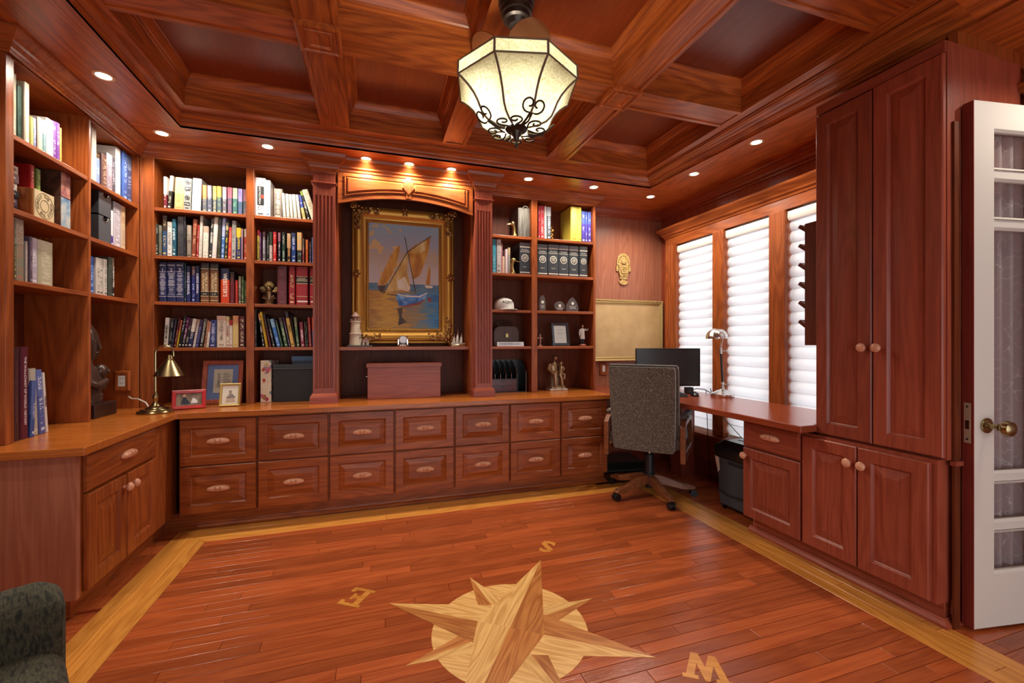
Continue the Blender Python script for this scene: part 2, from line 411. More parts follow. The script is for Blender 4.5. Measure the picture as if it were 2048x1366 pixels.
# back run: seven two-drawer cabinets
x0 = -1.11
for i in range(7):
    a, b = x0 + i * .4157, x0 + (i + 1) * .4157
    t = thing('drawer_cabinet', f'{ordn[i]} two-drawer cabinet from the left corner under the long worktop' if i < 6 else 'last two-drawer cabinet of the row, beside the office chair', 'cabinet', (a, 3.06, 0), 0, 'two-drawer cabinets under the back worktop')
    w = b - a
    MB().box(0.001, w - .001, .001, .55, .09, .688).build('carcass', wd('oak', 'X' if i < 6 else 'Y'), t)
    drawer(t, .006, .105, w - .012, .288, 'oak'); drawer(t, .006, .400, w - .012, .278, 'oak')
bb = struct(MB().box(-1.2, 1.8, 3.11, 3.2, 0, .098).sweep([(1.80, 3.14), (1.80, 3.11), (-1.2, 3.11)], [(0, 0), (.02, 0), (.02, .012), (.008, .024), (.004, .034), (0, .034)]).build('baseboard_back', wd('oak', 'X')))
# left run: corner cabinet with one drawer over two doors, facing +X
t = thing('base_cabinet', 'base cabinet with one drawer above two panelled doors, by the left wall', 'cabinet', (-1.145, 2.22, 0), PI / 2)
MB().box(0, .90, .002, .58, .10, .688).build('carcass', wd('oak', 'Z'), t)
MB().rings(.585, .155, FLATD).build('drawer', wd('oak', 'X'), t, (.012, 0, .525))
q = MB(); q.v, q.f = HAND.v, HAND.f; q.build('handle', wd('handle', 'X'), t.children[-1], (.30, -.018, .08), smooth=True)
door(t, .012, .115, .288, .400, 'oak', (.262, .345), ); door(t, .309, .115, .288, .400, 'oak', (.026, .345))
struct(MB().box(-1.7, -1.20, 2.26, 3.14, 0, .099).sweep([(-1.20, 3.10), (-1.20, 2.26), (-1.7, 2.26)], [(0, 0), (-.02, 0), (-.02, .012), (-.008, .024), (-.004, .034), (0, .034)]).build('baseboard_left', wd('oak', 'Y')))
bx(-1.735, -1.147, 2.195, 2.219, .0995, .688).build('end_panel', wd('wall', 'Z'), t).matrix_parent_inverse = (T(-1.145, 2.22, 0) @ RZ(PI / 2)).inverted()
# worktop: L shaped, left run and back run
wt = MB().prism([(-1.745, 2.165), (-1.105, 2.165), (-1.11, 3.012), (1.803, 3.012), (1.803, 3.628), (-1.745, 3.628)], .689, .725).build('worktop', wd('top', 'X'), bev=.004)
tag(wt, 'long L-shaped honey brown oak worktop running under the bookcases', 'worktop')
# ---- bookcases
UP = 2.337
def shelf_z(): return (1.11, 1.41, 1.71, 2.02)
cprof2 = [(0, 2.333), (.006, 2.333), (.008, 2.342), (.014, 2.344), (.016, 2.354), (.022, 2.357), (.03, 2.366), (.032, 2.376), (.045, 2.384), (.06, 2.404), (.066, 2.408), (.068, 2.419), (0, 2.419)]
def bookcase(label, loc, rz, ups, width, crown_ends=(0, 0), back='back', kind='oak'):
    """local: x along the front, y=0 the front edge of the uprights, depth .28"""
    t = thing('bookcase', label, 'bookcase', loc, rz)
    for (a, b) in ups: bx(a, b, 0, .275, .7255, 2.419).build('upright', wd(kind, 'Z'), t, bev=.0015)
    for (p, q) in zip(ups[:-1], ups[1:]):
        for z in (shelf_z() if rz == 0 else shelf_z()[1:]): bx(p[1], q[0], .004, .262, z - .022, z).build('shelf', wd(kind, 'X'), t, bev=.002)
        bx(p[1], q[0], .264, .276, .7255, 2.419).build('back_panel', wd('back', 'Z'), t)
        bx(p[1], q[0], .002, .263, 2.337, 2.355).build('top_board', wd(kind, 'X'), t)
        bx(p[1], q[0], .0, .02, 2.333, 2.419).build('frieze', wd(kind, 'X'), t)
    return t
bk1 = bookcase('bookcase with two bays left of the painting, crammed with books', (0, 3.34, 0), 0, [(-1.425, -1.350), (-.829, -.781), (-.262, -.253)], 1)
MB().sweep([(-.40, 3.345), (-1.42, 3.345), (-1.42, 2.30), (-1.745, 2.30)], [(-o, z) for o, z in cprof2] if False else cprof2).build('crown_moulding', wd('oak', 'X'), bk1).matrix_parent_inverse = T(0, 3.34, 0).inverted()
bk2 = bookcase('bookcase of two bays on the left wall with tall books at its foot', (-1.43, 2.30, 0), PI / 2, [(0, .042), (.538, .554), (1.042, 1.050)], 1)
bk3 = bookcase('bookcase of two bays right of the painting with ornaments', (0, 3.34, 0), 0, [(.739, .749), (1.255, 1.305), (1.833, 1.852)], 1)
MB().sweep([(1.852, 3.62), (1.852, 3.345), (.885, 3.345)], cprof2).build('crown_moulding', wd('oak', 'X'), bk3).matrix_parent_inverse = T(0, 3.34, 0).inverted()
# ---- display alcove with pilasters
al = thing('display_alcove', 'arched alcove between fluted pilasters holding the sailboat painting', 'alcove', (0, 3.34, 0))
bx(-.252, -.236, -.07, .275, .7255, 2.30).build('side_panel', wd('oak', 'Z'), al)
bx(.722, .738, -.07, .275, .7255, 2.30).build('side_panel', wd('oak', 'Z'), al)
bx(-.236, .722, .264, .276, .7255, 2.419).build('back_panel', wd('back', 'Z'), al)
bx(-.236, .722, 0, .262, 1.085, 1.11).build('shelf', wd('oak', 'X'), al, bev=.002)
bx(-.236, .722, -.13, .262, 2.335, 2.355).build('top_board', wd('oak', 'X'), al)
def pilaster(x0, x1):
    yf = -.16; w = x1 - x0
    p = bx(x0, x1, yf + .008, -.001, .7255, 2.419).build('pilaster', wd('red', 'Z'), al)
    # fluted face: profile across x, from z .82 to 2.15
    pts = [(x0, yf + .01)]; n = 5; mgn = .012; fw = (w - 2 * mgn) / n
    prof = [(x0, yf)]
    for k in range(n):
        c = x0 + mgn + fw * (k + .5)
        prof.append((c - fw * .34, yf))
        for j in range(1, 6):
            a = PI * j / 6; prof.append((c - math.cos(a) * fw * .34, yf + math.sin(a) * .007))
        prof.append((c + fw * .34, yf))
    prof.append((x1, yf))
    m = MB(); pl = prof + [(x1, yf + .012), (x0, yf + .012)]
    m.prism(pl, .83, 2.15).build('fluting', wd('red', 'Z'), p)
    bx(x0, x1, yf, yf + .012, .7255, .83).build('foot_block', wd('red', 'Z'), p)
    bx(x0, x1, yf, yf + .012, 2.15, 2.419).build('necking', wd('red', 'Z'), p)
    MB().sweep([(x1, -.001), (x1, yf), (x0, yf), (x0, -.001)], [(0, .7255), (.018, .7255), (.018, .77), (.012, .782), (.004, .795), (0, .795)]).build('plinth', wd('red', 'X'), p)
    MB().sweep([(x1, -.001), (x1, yf), (x0, yf), (x0, -.001)], [(0, 2.226), (.008, 2.228), (.012, 2.234), (.008, 2.240), (0, 2.242)]).build('astragal', wd('red', 'X'), p)
    MB().sweep([(x1, -.001), (x1, yf), (x0, yf), (x0, -.001)], [(0, 2.30), (.004, 2.30), (.006, 2.318), (.02, 2.332), (.024, 2.345), (.028, 2.352), (.032, 2.36), (.05, 2.375), (.068, 2.398), (.07, 2.405), (.075, 2.419), (0, 2.419)]).build('capital', wd('oak', 'X'), p)
pilaster(-.392, -.252); pilaster(.738, .871)
# arched valance with two raised panels and a diamond
m = MB(); x0, x1, yv = -.236, .722, -.14; n = 24
def arch(x, e=0): return 2.112 + .072 * (1 - ((x - .243) / .479) ** 2) + e
top = 2.345
pts = [(x0 + (x1 - x0) * i / n, arch(x0 + (x1 - x0) * i / n)) for i in range(n + 1)] + [(x1, top), (x0, top)]
va = MB().prism(pts, yv, yv + .022, 'Y').build('valance', wd('oak', 'X'), al)
def vpanel(xa, xb):
    n = 12; rr = []
    def outline(ins):
        a, b = xa + ins, xb - ins
        lo = [(a + (b - a) * i / n, arch(a + (b - a) * i / n, .042 + ins)) for i in range(n + 1)]
        return lo + [(b, 2.31 - ins), (a, 2.31 - ins)]
    mm = MB(); mm.loft([[(x, yv - d, z) for x, z in outline(i)] for i, d in ((0, -.002), (0, .008), (.005, .008), (.008, .002), (.022, .012))], caps=True)
    mm.build('raised_panel', wd('oak', 'X'), va)
vpanel(x0 + .045, .215); vpanel(.271, x1 - .045)
c, zc = .243, 2.265
MB().prism([(c, zc - .052), (c + .045, zc), (c, zc + .052), (c - .045, zc)], yv - .016, yv, 'Y').build('diamond_block', wd('pale', 'Z') if False else wd('oak', 'Z'), va, bev=.004)
bx(c - .018, c + .018, yv - .008, yv, 2.19, 2.34).build('centre_stile', wd('oak', 'Z'), va)
MB().sweep([(x1 - .001, yv), (x0 + .001, yv)], [(0, 2.336), (.005, 2.336), (.008, 2.35), (.018, 2.358), (.02, 2.368), (.04, 2.39), (.05, 2.40), (.055, 2.419), (0, 2.419)]).build('crown_moulding', wd('oak', 'X'), va)
# ---- desk by the window
cur = [(1.806, 3.012), (1.86, 2.93), (1.925, 2.80), (1.985, 2.65), (2.025, 2.48), (2.035, 2.30), (2.035, 1.70), (2.035, 1.592), (2.150, 1.592), (2.150, 1.609)]
dk = thing('corner_desk', 'red brown corner desk curving under the window blinds', 'desk', (0, 0, 0))
MB().prism(cur + [(2.63, 1.609), (2.63, 3.627), (1.806, 3.627)], .689, .725).build('desk_top', wd('desk', 'Y'), dk, bev=.005)
bx(2.50, 2.64, 3.03, 3.16, 0, .689).build('leg', wd('red', 'Z'), dk)
# ---- right side: desk pedestal, low cupboard, tall cupboard, all facing -X
def side(name, label, yfar, xface, depth, w, z0, z1):
    t = thing(name, label, 'cabinet', (xface, yfar, 0), -PI / 2)
    bx(.001, w - .001, .002, depth, z0, z1).build('carcass', wd('red', 'Z'), t); return t
t = side('desk_pedestal', 'narrow cabinet under the desk end with one drawer over one door', 2.03, 2.14, .50, .372, .098, .688)
MB().rings(.362, .150, FLATD).build('drawer', wd('red', 'X'), t, (.005, 0, .525))
q = MB(); q.v, q.f = HAND.v, HAND.f; q.build('handle', wd('handle', 'X'), t.children[-1], (.185, -.018, .078), smooth=True)
door(t, .005, .106, .362, .408, 'red', (.022, .365))
t = side('low_cupboard', 'low cupboard with two doors under the tall cupboard', 1.656, 2.14, .50, .556, .098, .674)
door(t, .004, .106, .262, .556, 'red', (.236, .478)); door(t, .272, .106, .266, .556, 'red', (.028, .478))
t = side('tall_cupboard', 'tall upper cupboard with two long panelled doors and round wooden knobs', 1.606, 2.175, .50, .520, .675, 2.352)
door(t, .002, .684, .257, 1.612, 'red', (.228, .438)); door(t, .264, .684, .252, 1.618, 'red', (.026, .438))
bx(0, .518, -.012, .01, 2.306, 2.352).build('frieze', wd('red', 'X'), t)
bx(.5205, .529, .028, .064, .0, 2.03).build('end_board', wd('back', 'Z'), t)
bx(.5205, .540, .015, .064, .655, .672).build('ledge', wd('red', 'X'), t)
struct(MB().box(2.195, 2.62, 1.107, 2.02, 0, .097).sweep([(2.62, 1.105), (2.19, 1.105), (2.19, 2.035)], [(0, 0), (.02, 0), (.02, .012), (.008, .024), (.004, .034), (0, .034)]).build('trim_1', wd('red', 'Y')))
# ================================================================ WINDOWS
M_cloth, nt, b = newmat('sheer_blind_cloth')
for n in list(nt.nodes):
    if n.type != 'OUTPUT_MATERIAL': nt.nodes.remove(n)
df = N(nt, 'ShaderNodeBsdfDiffuse'); df.inputs[0].default_value = (.86, .86, .88, 1)
tl = N(nt, 'ShaderNodeBsdfTranslucent'); tl.inputs[0].default_value = (.72, .72, .74, 1)
mx = N(nt, 'ShaderNodeMixShader'); mx.inputs[0].default_value = .6
nt.links.new(df.outputs[0], mx.inputs[1]); nt.links.new(tl.outputs[0], mx.inputs[2]); nt.links.new(mx.outputs[0], nt.nodes['Material Output'].inputs[0])
M_glass, nt, b = newmat('pane_glass')
for n in list(nt.nodes):
    if n.type != 'OUTPUT_MATERIAL': nt.nodes.remove(n)
gl = N(nt, 'ShaderNodeBsdfGlossy'); gl.inputs['Roughness'].default_value = .02; tr = N(nt, 'ShaderNodeBsdfTransparent'); fr_ = N(nt, 'ShaderNodeFresnel'); fr_.inputs[0].default_value = 1.45; gm_ = N(nt, 'ShaderNodeNewGeometry'); fro = math_n(nt, 'MULTIPLY', fr_.outputs[0], math_n(nt, 'SUBTRACT', 1, gm_.outputs['Backfacing']))
mx = N(nt, 'ShaderNodeMixShader'); nt.links.new(fro, mx.inputs[0]); nt.links.new(tr.outputs[0], mx.inputs[1]); nt.links.new(gl.outputs[0], mx.inputs[2]); nt.links.new(mx.outputs[0], nt.nodes['Material Output'].inputs[0])
M_white = plain('white_paint', 'd9d7d2', .4)
WY = [(2.88, 3.345), (2.345, 2.765), (1.63, 2.22)]       # far to near
for i, (y0, y1) in enumerate(WY):
    w = struct(MB().box(2.79, 2.83, y0, y1, .36, .40).box(2.79, 2.83, y0, y1, 2.04, 2.07).box(2.79, 2.83, y0, y0 + .03, .40, 2.04).box(2.79, 2.83, y1 - .03, y1, .40, 2.04).build(f'window_{i + 1}', M_white))
    bx(2.808, 2.812, y0 + .03, y1 - .03, .40, 2.04).build('pane', M_glass, w)
# casing: posts, fluted end, header, cornice, sill
zz = wd('oak', 'Z'); yy = wd('oak', 'Y')
cs = thing('window_casing', 'oak window casing with fluted side, two posts and a moulded cornice', 'casing', (0, 0, 0))
for k, (y0, y1) in enumerate(((2.765, 2.88), (2.22, 2.345))): bx(2.69, 2.80, y0, y1, .37, 2.06).build('post', zz, cs, bev=.004)
m = MB(); pr = [(3.36, 2.70)]
for k in range(3):
    c = 3.395 + k * .035
    pr += [(c - .012, 2.70), (c - .006, 2.706), (c + .006, 2.706), (c + .012, 2.70)]
pr += [(3.50, 2.70), (3.50, 2.758), (3.36, 2.758)]
m.prism([(b_, a_) for a_, b_ in pr], .36, 2.07).build('fluted_post', zz, cs)
bx(2.70, 2.80, 3.345, 3.362, .37, 2.06).build('jamb', zz, cs)
bx(2.705, 2.758, 1.612, 3.50, 2.06, 2.165).build('header', yy, cs)
MB().sweep([(2.705, 1.612), (2.705, 3.505), (2.758, 3.505)], [(0, 2.14), (.006, 2.14), (.01, 2.155), (.022, 2.165), (.026, 2.178), (.045, 2.20), (.06, 2.215), (.064, 2.232), (0, 2.232)]).build('cornice', yy, cs)
bx(2.66, 2.80, 1.612, 3.50, .34, .365).build('sill', yy, cs)
bx(2.735, 2.758, 1.612, 3.50, .12, .34).build('apron', yy, cs)
M_rail = plain('blind_cassette', 'e6e4df', .35)
wl = ['far', 'middle', 'near']
for i, (y0, y1) in enumerate(WY):
    t = thing('window_blind', f'white sheer window blind with soft horizontal vanes in the {wl[i]} window' if i != 1 else 'white sheer window blind behind the silver desk lamp', 'blind', (2.745, 0, 0), 0, 'window blinds')
    MB().prism([(-.03, 2.045), (.03, 2.045), (.03, 1.985), (.0, 1.978), (-.024, 1.984), (-.034, 2.005)], y0 + .004, y1 - .004, 'Y').build('cassette', M_rail, t, smooth=True)
    me = None
    nz = 20; H = (1.985 - .40) / nz
    for k in range(nz):
        z = .40 + k * H
        if me is None:
            m = MB(); rr = []
            for yv_ in (y0 + .006, y1 - .006):
                rr.append([(.006 - .020 * math.sin(PI * s / 8) ** .8 if True else 0, yv_, H * 1.06 * s / 8 ) for s in range(9)])
            m.loft(rr, closed=False, caps=False); o = m.build('vane', M_cloth, t, (0, 0, z), smooth=True); me = o.data
        else:
            o = bpy.data.objects.new('vane', me); COL.objects.link(o); o.parent = t; o.location = (0, 0, z)
    bx(-.012, .012, y0 + .006, y1 - .006, .375, .40).build('bottom_rail', M_rail, t)

# ================================================================ LIGHTS
M_emit, nt, b = newmat('lamp_lens'); b.inputs['Emission Color'].default_value = (1, .93, .82, 1); b.inputs['Emission Strength'].default_value = 25
M_trim = plain('light_trim', 'd8b48a', .3)
pos = [('on the left over the first bay of books', -1.227, 2.545), ('in the far left corner', -1.227, 3.137), ('over the shelves left of the painting', -.656, 3.137), ('over the left end of the valance', -.049, 3.137), ('over the middle of the valance', .243, 3.137),
       ('over the right end of the valance', .547, 3.137), ('over the shelves just right of the painting', 1.151, 3.137), ('over the yellow binders', 1.723, 3.137), ('in the far right corner', 2.31, 3.19), ('above the first window post', 2.31, 2.655), ('above the desk, beside the tall cupboard', 2.32, 2.11)]
pos += [('near left, outside the picture', -1.3, 1.6), ('near left, second outside the picture', -1.3, .7), ('near right, outside the picture', 2.6, .6), ('behind the viewer on the left', -.4, -1.42), ('behind the viewer on the right', 1.3, -1.42)]
for (ph, x, y) in pos:
    t = thing('recessed_light', 'recessed soffit light ' + ph, 'light', (x, y, zs), 0, 'recessed soffit lights')
    MB().lathe([(.043, 0), (.043, -.003), (.037, -.005), (.030, -.003), (.030, .003)], seg=24, cap=False).build('trim_ring', M_trim, t, smooth=True)
    MB().lathe([(.0295, -.0005), (.0295, -.0015), (.02, -.0025), (.001, -.003)], seg=20).build('lens', M_emit, t, smooth=True)
    ld = bpy.data.lights.new('beam', 'SPOT'); ld.energy = SPOT_W; ld.spot_size = math.radians(150); ld.spot_blend = .6; ld.shadow_soft_size = .03; ld.color = (1, .90, .76)
    lo = bpy.data.objects.new('beam', ld); COL.objects.link(lo); lo.parent = t; lo.location = (0, 0, -.02)
BOOKS = {
'a1': [
 (-1.312,0.019,0.213,0,'6e2730','e8dcd0','e8dcd8',0.45,'red and white slim',''),
 (-1.291,0.021,0.222,4,'26241f','ded6bf','ded6bf',0.55,'black and cream slim',''),
 (-1.255,0.052,0.217,2,'d9a874','c98a4e','e0b088',0.5,'peach coloured thick',''),
 (-1.201,0.04,0.215,2,'9a9c98','1d1d1d','a8aaa6',0.9,'grey patterned',''),
 (-1.157,0.051,0.222,2,'c9d3d8','a8b4bc','d4dde0',0.9,'pale blue thick',''),
 (-1.094,0.027,0.182,0,'58606c','caa070','cf8a55',0.5,'orange banded',''),
 (-1.065,0.026,0.183,0,'5a5e70','cfd3dd','8f92a8',0.55,'lavender banded',''),
 (-1.035,0.023,0.183,0,'6a6f70','d8c890','d9bd6b',0.5,'yellow banded',''),
 (-1.009,0.025,0.183,0,'52636e','a8c060','c3b860',0.6,'olive banded',''),
 (-0.979,0.024,0.183,0,'6b6770','d8d2da','b9a7b5',0.55,'mauve banded',''),
 (-0.947,0.025,0.182,0,'6a5f78','c05060','cd6a80',0.6,'pink banded',''),
 (-0.917,0.027,0.181,0,'3f6a6a','9fd09a','a9b6a0',0.6,'green banded',''),
 (-0.887,0.027,0.181,0,'47607a','7a5fae','8f86b6',0.5,'violet banded',''),
 (-0.857,0.023,0.181,0,'6f7a85','d78a90','c992a4',0.55,'rose banded',''),
],
'a2': [
 (-1.363,0.011,0.197,0,'8a4a1c','c0803a','a8682c',0.6,'brown narrow',''),
 (-1.352,0.011,0.208,0,'1b2420','d8d8c0','2c3a34',0.7,'dark green narrow',''),
 (-1.34,0.016,0.202,0,'6b6a5c','2c2a24','7a786a',0.8,'olive grey',''),
 (-1.321,0.026,0.268,0,'2f4a6e','c9b27a','3a2e28',0.62,'blue with brown top',''),
 (-1.293,0.027,0.229,0,'d9d8d4','8c8480','c4bcb4',0.85,'white','CANTUS'),
 (-1.265,0.022,0.249,0,'1f5468','cfe0e6','2a6478',0.8,'teal','ELVIS'),
 (-1.238,0.037,0.269,0,'3c3c3f','24242a','46464a',0.6,'charcoal grey thick',''),
 (-1.198,0.012,0.268,0,'15161a','44444a','1c1c20',0.6,'black narrow',''),
 (-1.185,0.027,0.216,0,'8c8072','2b2a2a','a09484',0.55,'taupe',''),
 (-1.156,0.025,0.257,2,'7c3a26','d0a07c','94482e',0.75,'rust brown',''),
 (-1.128,0.011,0.22,2,'a01f22','e8c8b8','a82a2a',0.8,'red narrow',''),
 (-1.116,0.018,0.3,2,'c9c4ba','a49c90','b4aca0',0.75,'tall pale grey',''),
 (-1.093,0.03,0.216,1,'d8d2c4','a89c8c','c2a490',0.8,'cream',''),
 (-1.06,0.019,0.275,3,'2a2a2e','e6e2d8','3c3c40',0.8,'black with white title','DO GREAT'),
 (-1.04,0.025,0.297,3,'d6d0c6','b9b4d0','c0ae98',0.82,'tall cream',''),
 (-1.012,0.022,0.29,2,'2b2a1e','5c5a40','1a1a1c',0.7,'dark olive',''),
 (-0.989,0.021,0.282,2,'3c66a0','c8d0ea','9aa0c4',0.55,'blue and lavender',''),
 (-0.966,0.016,0.251,2,'2c2826','e0c840','948c7c',0.8,'dark with yellow title','PIXAS'),
 (-0.948,0.021,0.222,2,'c23a26','f0a080','a82a2c',0.8,'orange red',''),
 (-0.925,0.026,0.266,1,'a09c98','2c2c2c','8c8880',0.6,'white and grey',''),
 (-0.895,0.028,0.22,0,'1f2a62','d8c22c','caa626',0.72,'navy and yellow','JUMPAPA'),
 (-0.866,0.011,0.215,0,'8c6a78','b08a90','9c8088',0.7,'mauve narrow',''),
 (-0.852,0.019,0.217,0,'b0341f','f0d8c0','b8a890',0.75,'red and cream',''),
],
'a3': [
 (-1.337,0.041,0.26,0,'1c2450','cfcad0','1c2040',0.8,'first thick navy reference','1'),
 (-1.294,0.05,0.263,0,'1c2450','cfcad0','1c2040',0.8,'second thick navy reference','2'),
 (-1.243,0.045,0.265,0,'1c2450','cfcad0','1c2040',0.8,'third thick navy reference','3'),
 (-1.197,0.008,0.264,0,'1d3438','9fb0b0','1d3438',0.8,'dark teal thin',''),
 (-1.188,0.024,0.243,0,'20265a','d8d4dc','1a1c3c',0.75,'navy annual','SCIENCE ANNUAL'),
 (-1.159,0.023,0.243,0,'28306e','a8b0d0','5a3a3a',0.75,'bright navy annual',''),
 (-1.133,0.022,0.245,0,'20265a','d8d4dc','1a1c3c',0.8,'slim navy annual','SCIENCE ANNUAL'),
 (-1.104,0.049,0.267,0,'6e4428','d9c89c','2c2420',0.82,'brown dictionary first','WORLD BOOK|DICTIONARY'),
 (-1.051,0.05,0.268,0,'6e4428','d9c89c','2c2420',0.82,'brown dictionary second','WORLD BOOK|DICTIONARY'),
 (-0.988,0.051,0.237,0,'c23c18','efe4d4','1c2040',0.68,'orange dictionary',"WEBSTER'S"),
 (-0.934,0.028,0.216,0,'5a1620','8a3a3c','1c1214',0.68,'dark red',''),
 (-0.903,0.016,0.16,0,'a8261f','d05a40','a8261f',0.8,'small red',''),
 (-0.885,0.017,0.189,0,'5c5448','c9c0b0','7a6a50',0.75,'grey brown',''),
 (-0.866,0.015,0.189,0,'2c4a24','c8d0a0','2c4a24',0.8,'green',''),
 (-0.849,0.013,0.159,0,'20331c','7a8c4c','20331c',0.8,'dark green small',''),
],
'a4': [
 (-1.314,0.024,0.196,3,'c2b8ae','3c342e','ccc2b8',0.7,'white upright paperback','KINGDOM'),
 (-1.286,0.015,0.186,5,'16161a','b8b8b8','202024',0.7,'black with silver title',''),
 (-1.27,0.012,0.189,7,'1a1620','6a5a7a','24202c',0.7,'black with violet title',''),
 (-1.257,0.012,0.199,8,'5a1a1e','c08a6a','481418',0.7,'maroon slim',''),
 (-1.244,0.009,0.184,8,'c2a02c','2a2420','b8664c',0.6,'yellow slim',''),
 (-1.233,0.016,0.213,9,'15151a','d8d8d0','1c1c20',0.7,'tall black',''),
 (-1.215,0.017,0.201,9,'1c1822','e0dcd8','5a1c4c',0.3,'black and purple',''),
 (-1.197,0.018,0.196,9,'241c20','d8c8b8','3c1c28',0.6,'black with red top',''),
 (-1.178,0.024,0.192,9,'20264c','e8e0d0','c8bcae',0.55,'white and navy',''),
 (-1.153,0.016,0.189,9,'b8a8a4','e0d8d0','a08074',0.75,'pinkish white',''),
 (-1.136,0.019,0.188,9,'2c2a58','8a88b8','3a2c50',0.6,'purple blue',''),
 (-1.115,0.022,0.193,8,'1e1d1c','b9b4a8','5a5650',0.75,'charcoal with grey title','ACTION MYSTERY'),
 (-1.09,0.014,0.182,7,'8a5a3a','d8b890','a06a48',0.6,'brown slim',''),
 (-1.074,0.016,0.173,6,'d0c8bc','a07060','b8806c',0.6,'white slim',''),
 (-1.056,0.039,0.185,2,'263268','b8c0dc','2c3870',0.8,'navy','BUSINESS MATH'),
 (-1.014,0.056,0.214,0,'cfc0ae','8a7a6c','c09a86',0.85,'thick beige','LIVES IN TIME'),
 (-0.957,0.019,0.21,0,'d6c8b4','8c3030','c8b080',0.8,'cream with red title','HoundSight'),
 (-0.936,0.018,0.187,0,'cfc6ba','a02c2c','9c2424',0.8,'white with red top',''),
 (-0.917,0.035,0.216,0,'cdb274','b89a58','c88a5c',0.75,'yellow cream',''),
 (-0.879,0.035,0.213,0,'4a161a','d8c8a0','5a1c20',0.85,'maroon with cream label',''),
],
'b1': [
 (-0.796,0.01,0.271,0,'cfc4b6','b0a498','cfc4b6',0.9,'cream narrow',''),
 (-0.781,0.062,0.272,0,'d8dadd','2a2c2c','d8dadd',0.9,'thick white encyclopedia',''),
 (-0.718,0.031,0.258,0,'d4dae0','3c64a8','e0e0e4',0.85,'white and blue',''),
 (-0.684,0.011,0.208,0,'5a4a40','8a7a6c','5a4a40',0.8,'brown narrow',''),
 (-0.67,0.057,0.208,0,'70665c','cfc8b8','7a7066',0.85,'taupe with pale emblem','HANS ANDERSEN'),
 (-0.608,0.018,0.179,-3,'ccc6ba','a8705c','d0ccc4',0.8,'first slim white volume',''),
 (-0.585,0.02,0.176,-3,'ccc6ba','a8705c','d0ccc4',0.8,'second slim white volume',''),
 (-0.561,0.019,0.175,-4,'c8c2b6','a8705c','d0ccc4',0.8,'third slim white volume',''),
 (-0.537,0.022,0.176,-5,'ccc6ba','a0788c','d0ccc4',0.8,'fourth slim white volume',''),
 (-0.51,0.019,0.176,-6,'c8c4bc','8c80a0','d0ccc4',0.8,'fifth slim white volume',''),
 (-0.482,0.023,0.181,-11,'a8a060','e0dcc0','3a4a9a',0.5,'blue and olive leaning',''),
 (-0.451,0.019,0.211,-14,'1c1e1c','d8d4c8','7a8a2c',0.85,'black leaning','STATES'),
 (-0.422,0.039,0.225,-17,'d0c6ae','8a8068','d0c6ae',0.9,'thick cream leaning','TIBET'),
],
'b2': [
 (-0.772,0.016,0.217,0,'b8a84a','3a342c','8c2024',0.82,'yellow with red top',''),
 (-0.755,0.009,0.2,0,'5a2c5a','c8a0b0','5a2c5a',0.8,'purple narrow',''),
 (-0.738,0.018,0.207,0,'6c6a6e','d8d4e0','4a3034',0.75,'grey','LINCOLN'),
 (-0.709,0.01,0.197,0,'1c1e1c','d8d8cc','1c1e1c',0.8,'black narrow',''),
 (-0.694,0.019,0.208,0,'b8aaa4','3c3a34','2c3a28',0.55,'white with green top',''),
 (-0.671,0.021,0.21,0,'b81c20','e8b09c','a8242c',0.8,'red thick','EPIC'),
 (-0.64,0.016,0.207,0,'1f1c28','d8d0d8','8a5a68',0.7,'black and mauve',''),
 (-0.615,0.021,0.212,0,'1f3a2c','d8e0d4','1c241f',0.6,'dark green striped',''),
 (-0.584,0.025,0.207,0,'2a2018','c89058','b89a78',0.5,'tan and black','CATASTROPHE'),
 (-0.554,0.027,0.213,0,'1c3a7a','d8dce4','2a3a5c',0.75,'blue with white title',''),
 (-0.519,0.032,0.219,0,'2a2c28','8cb0a8','c8a068',0.42,'tan and dark green',''),
 (-0.483,0.012,0.176,0,'7a3034','b8aca0','5a5048',0.6,'brown and red',''),
 (-0.465,0.018,0.172,0,'b8501c','e0902c','c06a3c',0.6,'orange',''),
 (-0.439,0.013,0.159,0,'2c2a4a','b89a8a','2c201c',0.6,'small dark',''),
 (-0.423,0.021,0.19,0,'3a4a80','a8a8d0','4a5a86',0.6,'slate blue',''),
],
'b3': [
 (-0.646,0.061,0.295,0,'5c2830','7a4048','5c2830',0.9,'maroon binder',''),
 (-0.573,0.041,0.288,0,'8e1c22','d8c090','8e1c22',0.9,'red law slim',''),
 (-0.525,0.077,0.288,0,'921c24','e8dcb8','921c24',0.9,'thick red law','ESTATE|PLANNING|PORTFOLIO'),
 (-0.438,0.067,0.287,0,'921c24','e8dcb8','921c24',0.9,'thick red law half hidden by the pilaster','ESTATE|PLANNING|PORTFOLIO'),
],
'b4': [
 (-0.785,0.013,0.26,0,'24261f','a8a89c','24261f',0.9,'dark grey thin',''),
 (-0.737,0.014,0.235,-7,'17171a','e0dcd4','b8742c',0.8,'black with orange top','PEOPLE'),
 (-0.718,0.017,0.248,-9,'c09a1e','8a6a14','c8a42c',0.9,'yellow',''),
 (-0.693,0.013,0.235,-10,'4a1420','8a3a2c','241c2c',0.6,'dark red',''),
 (-0.673,0.015,0.201,-11,'2c302c','c8c8b4','1c2024',0.7,'black with pale stripe',''),
 (-0.647,0.025,0.2,-13,'3a6aae','b8d0e8','7aaac8',0.7,'light blue',''),
 (-0.619,0.013,0.192,-12,'2a4030','7a9a6c','343c34',0.7,'dark green slim',''),
 (-0.6,0.024,0.209,-11,'2c4a2c','b8c8a0','3c342c',0.75,'green with pale title','TAXES'),
 (-0.57,0.01,0.215,-11,'3a2c4c','a88aa8','4a1c4c',0.7,'violet slim',''),
 (-0.557,0.024,0.252,-10,'c8a04c','4a3c1c','2c2428',0.82,'tan with dark top','TROLL'),
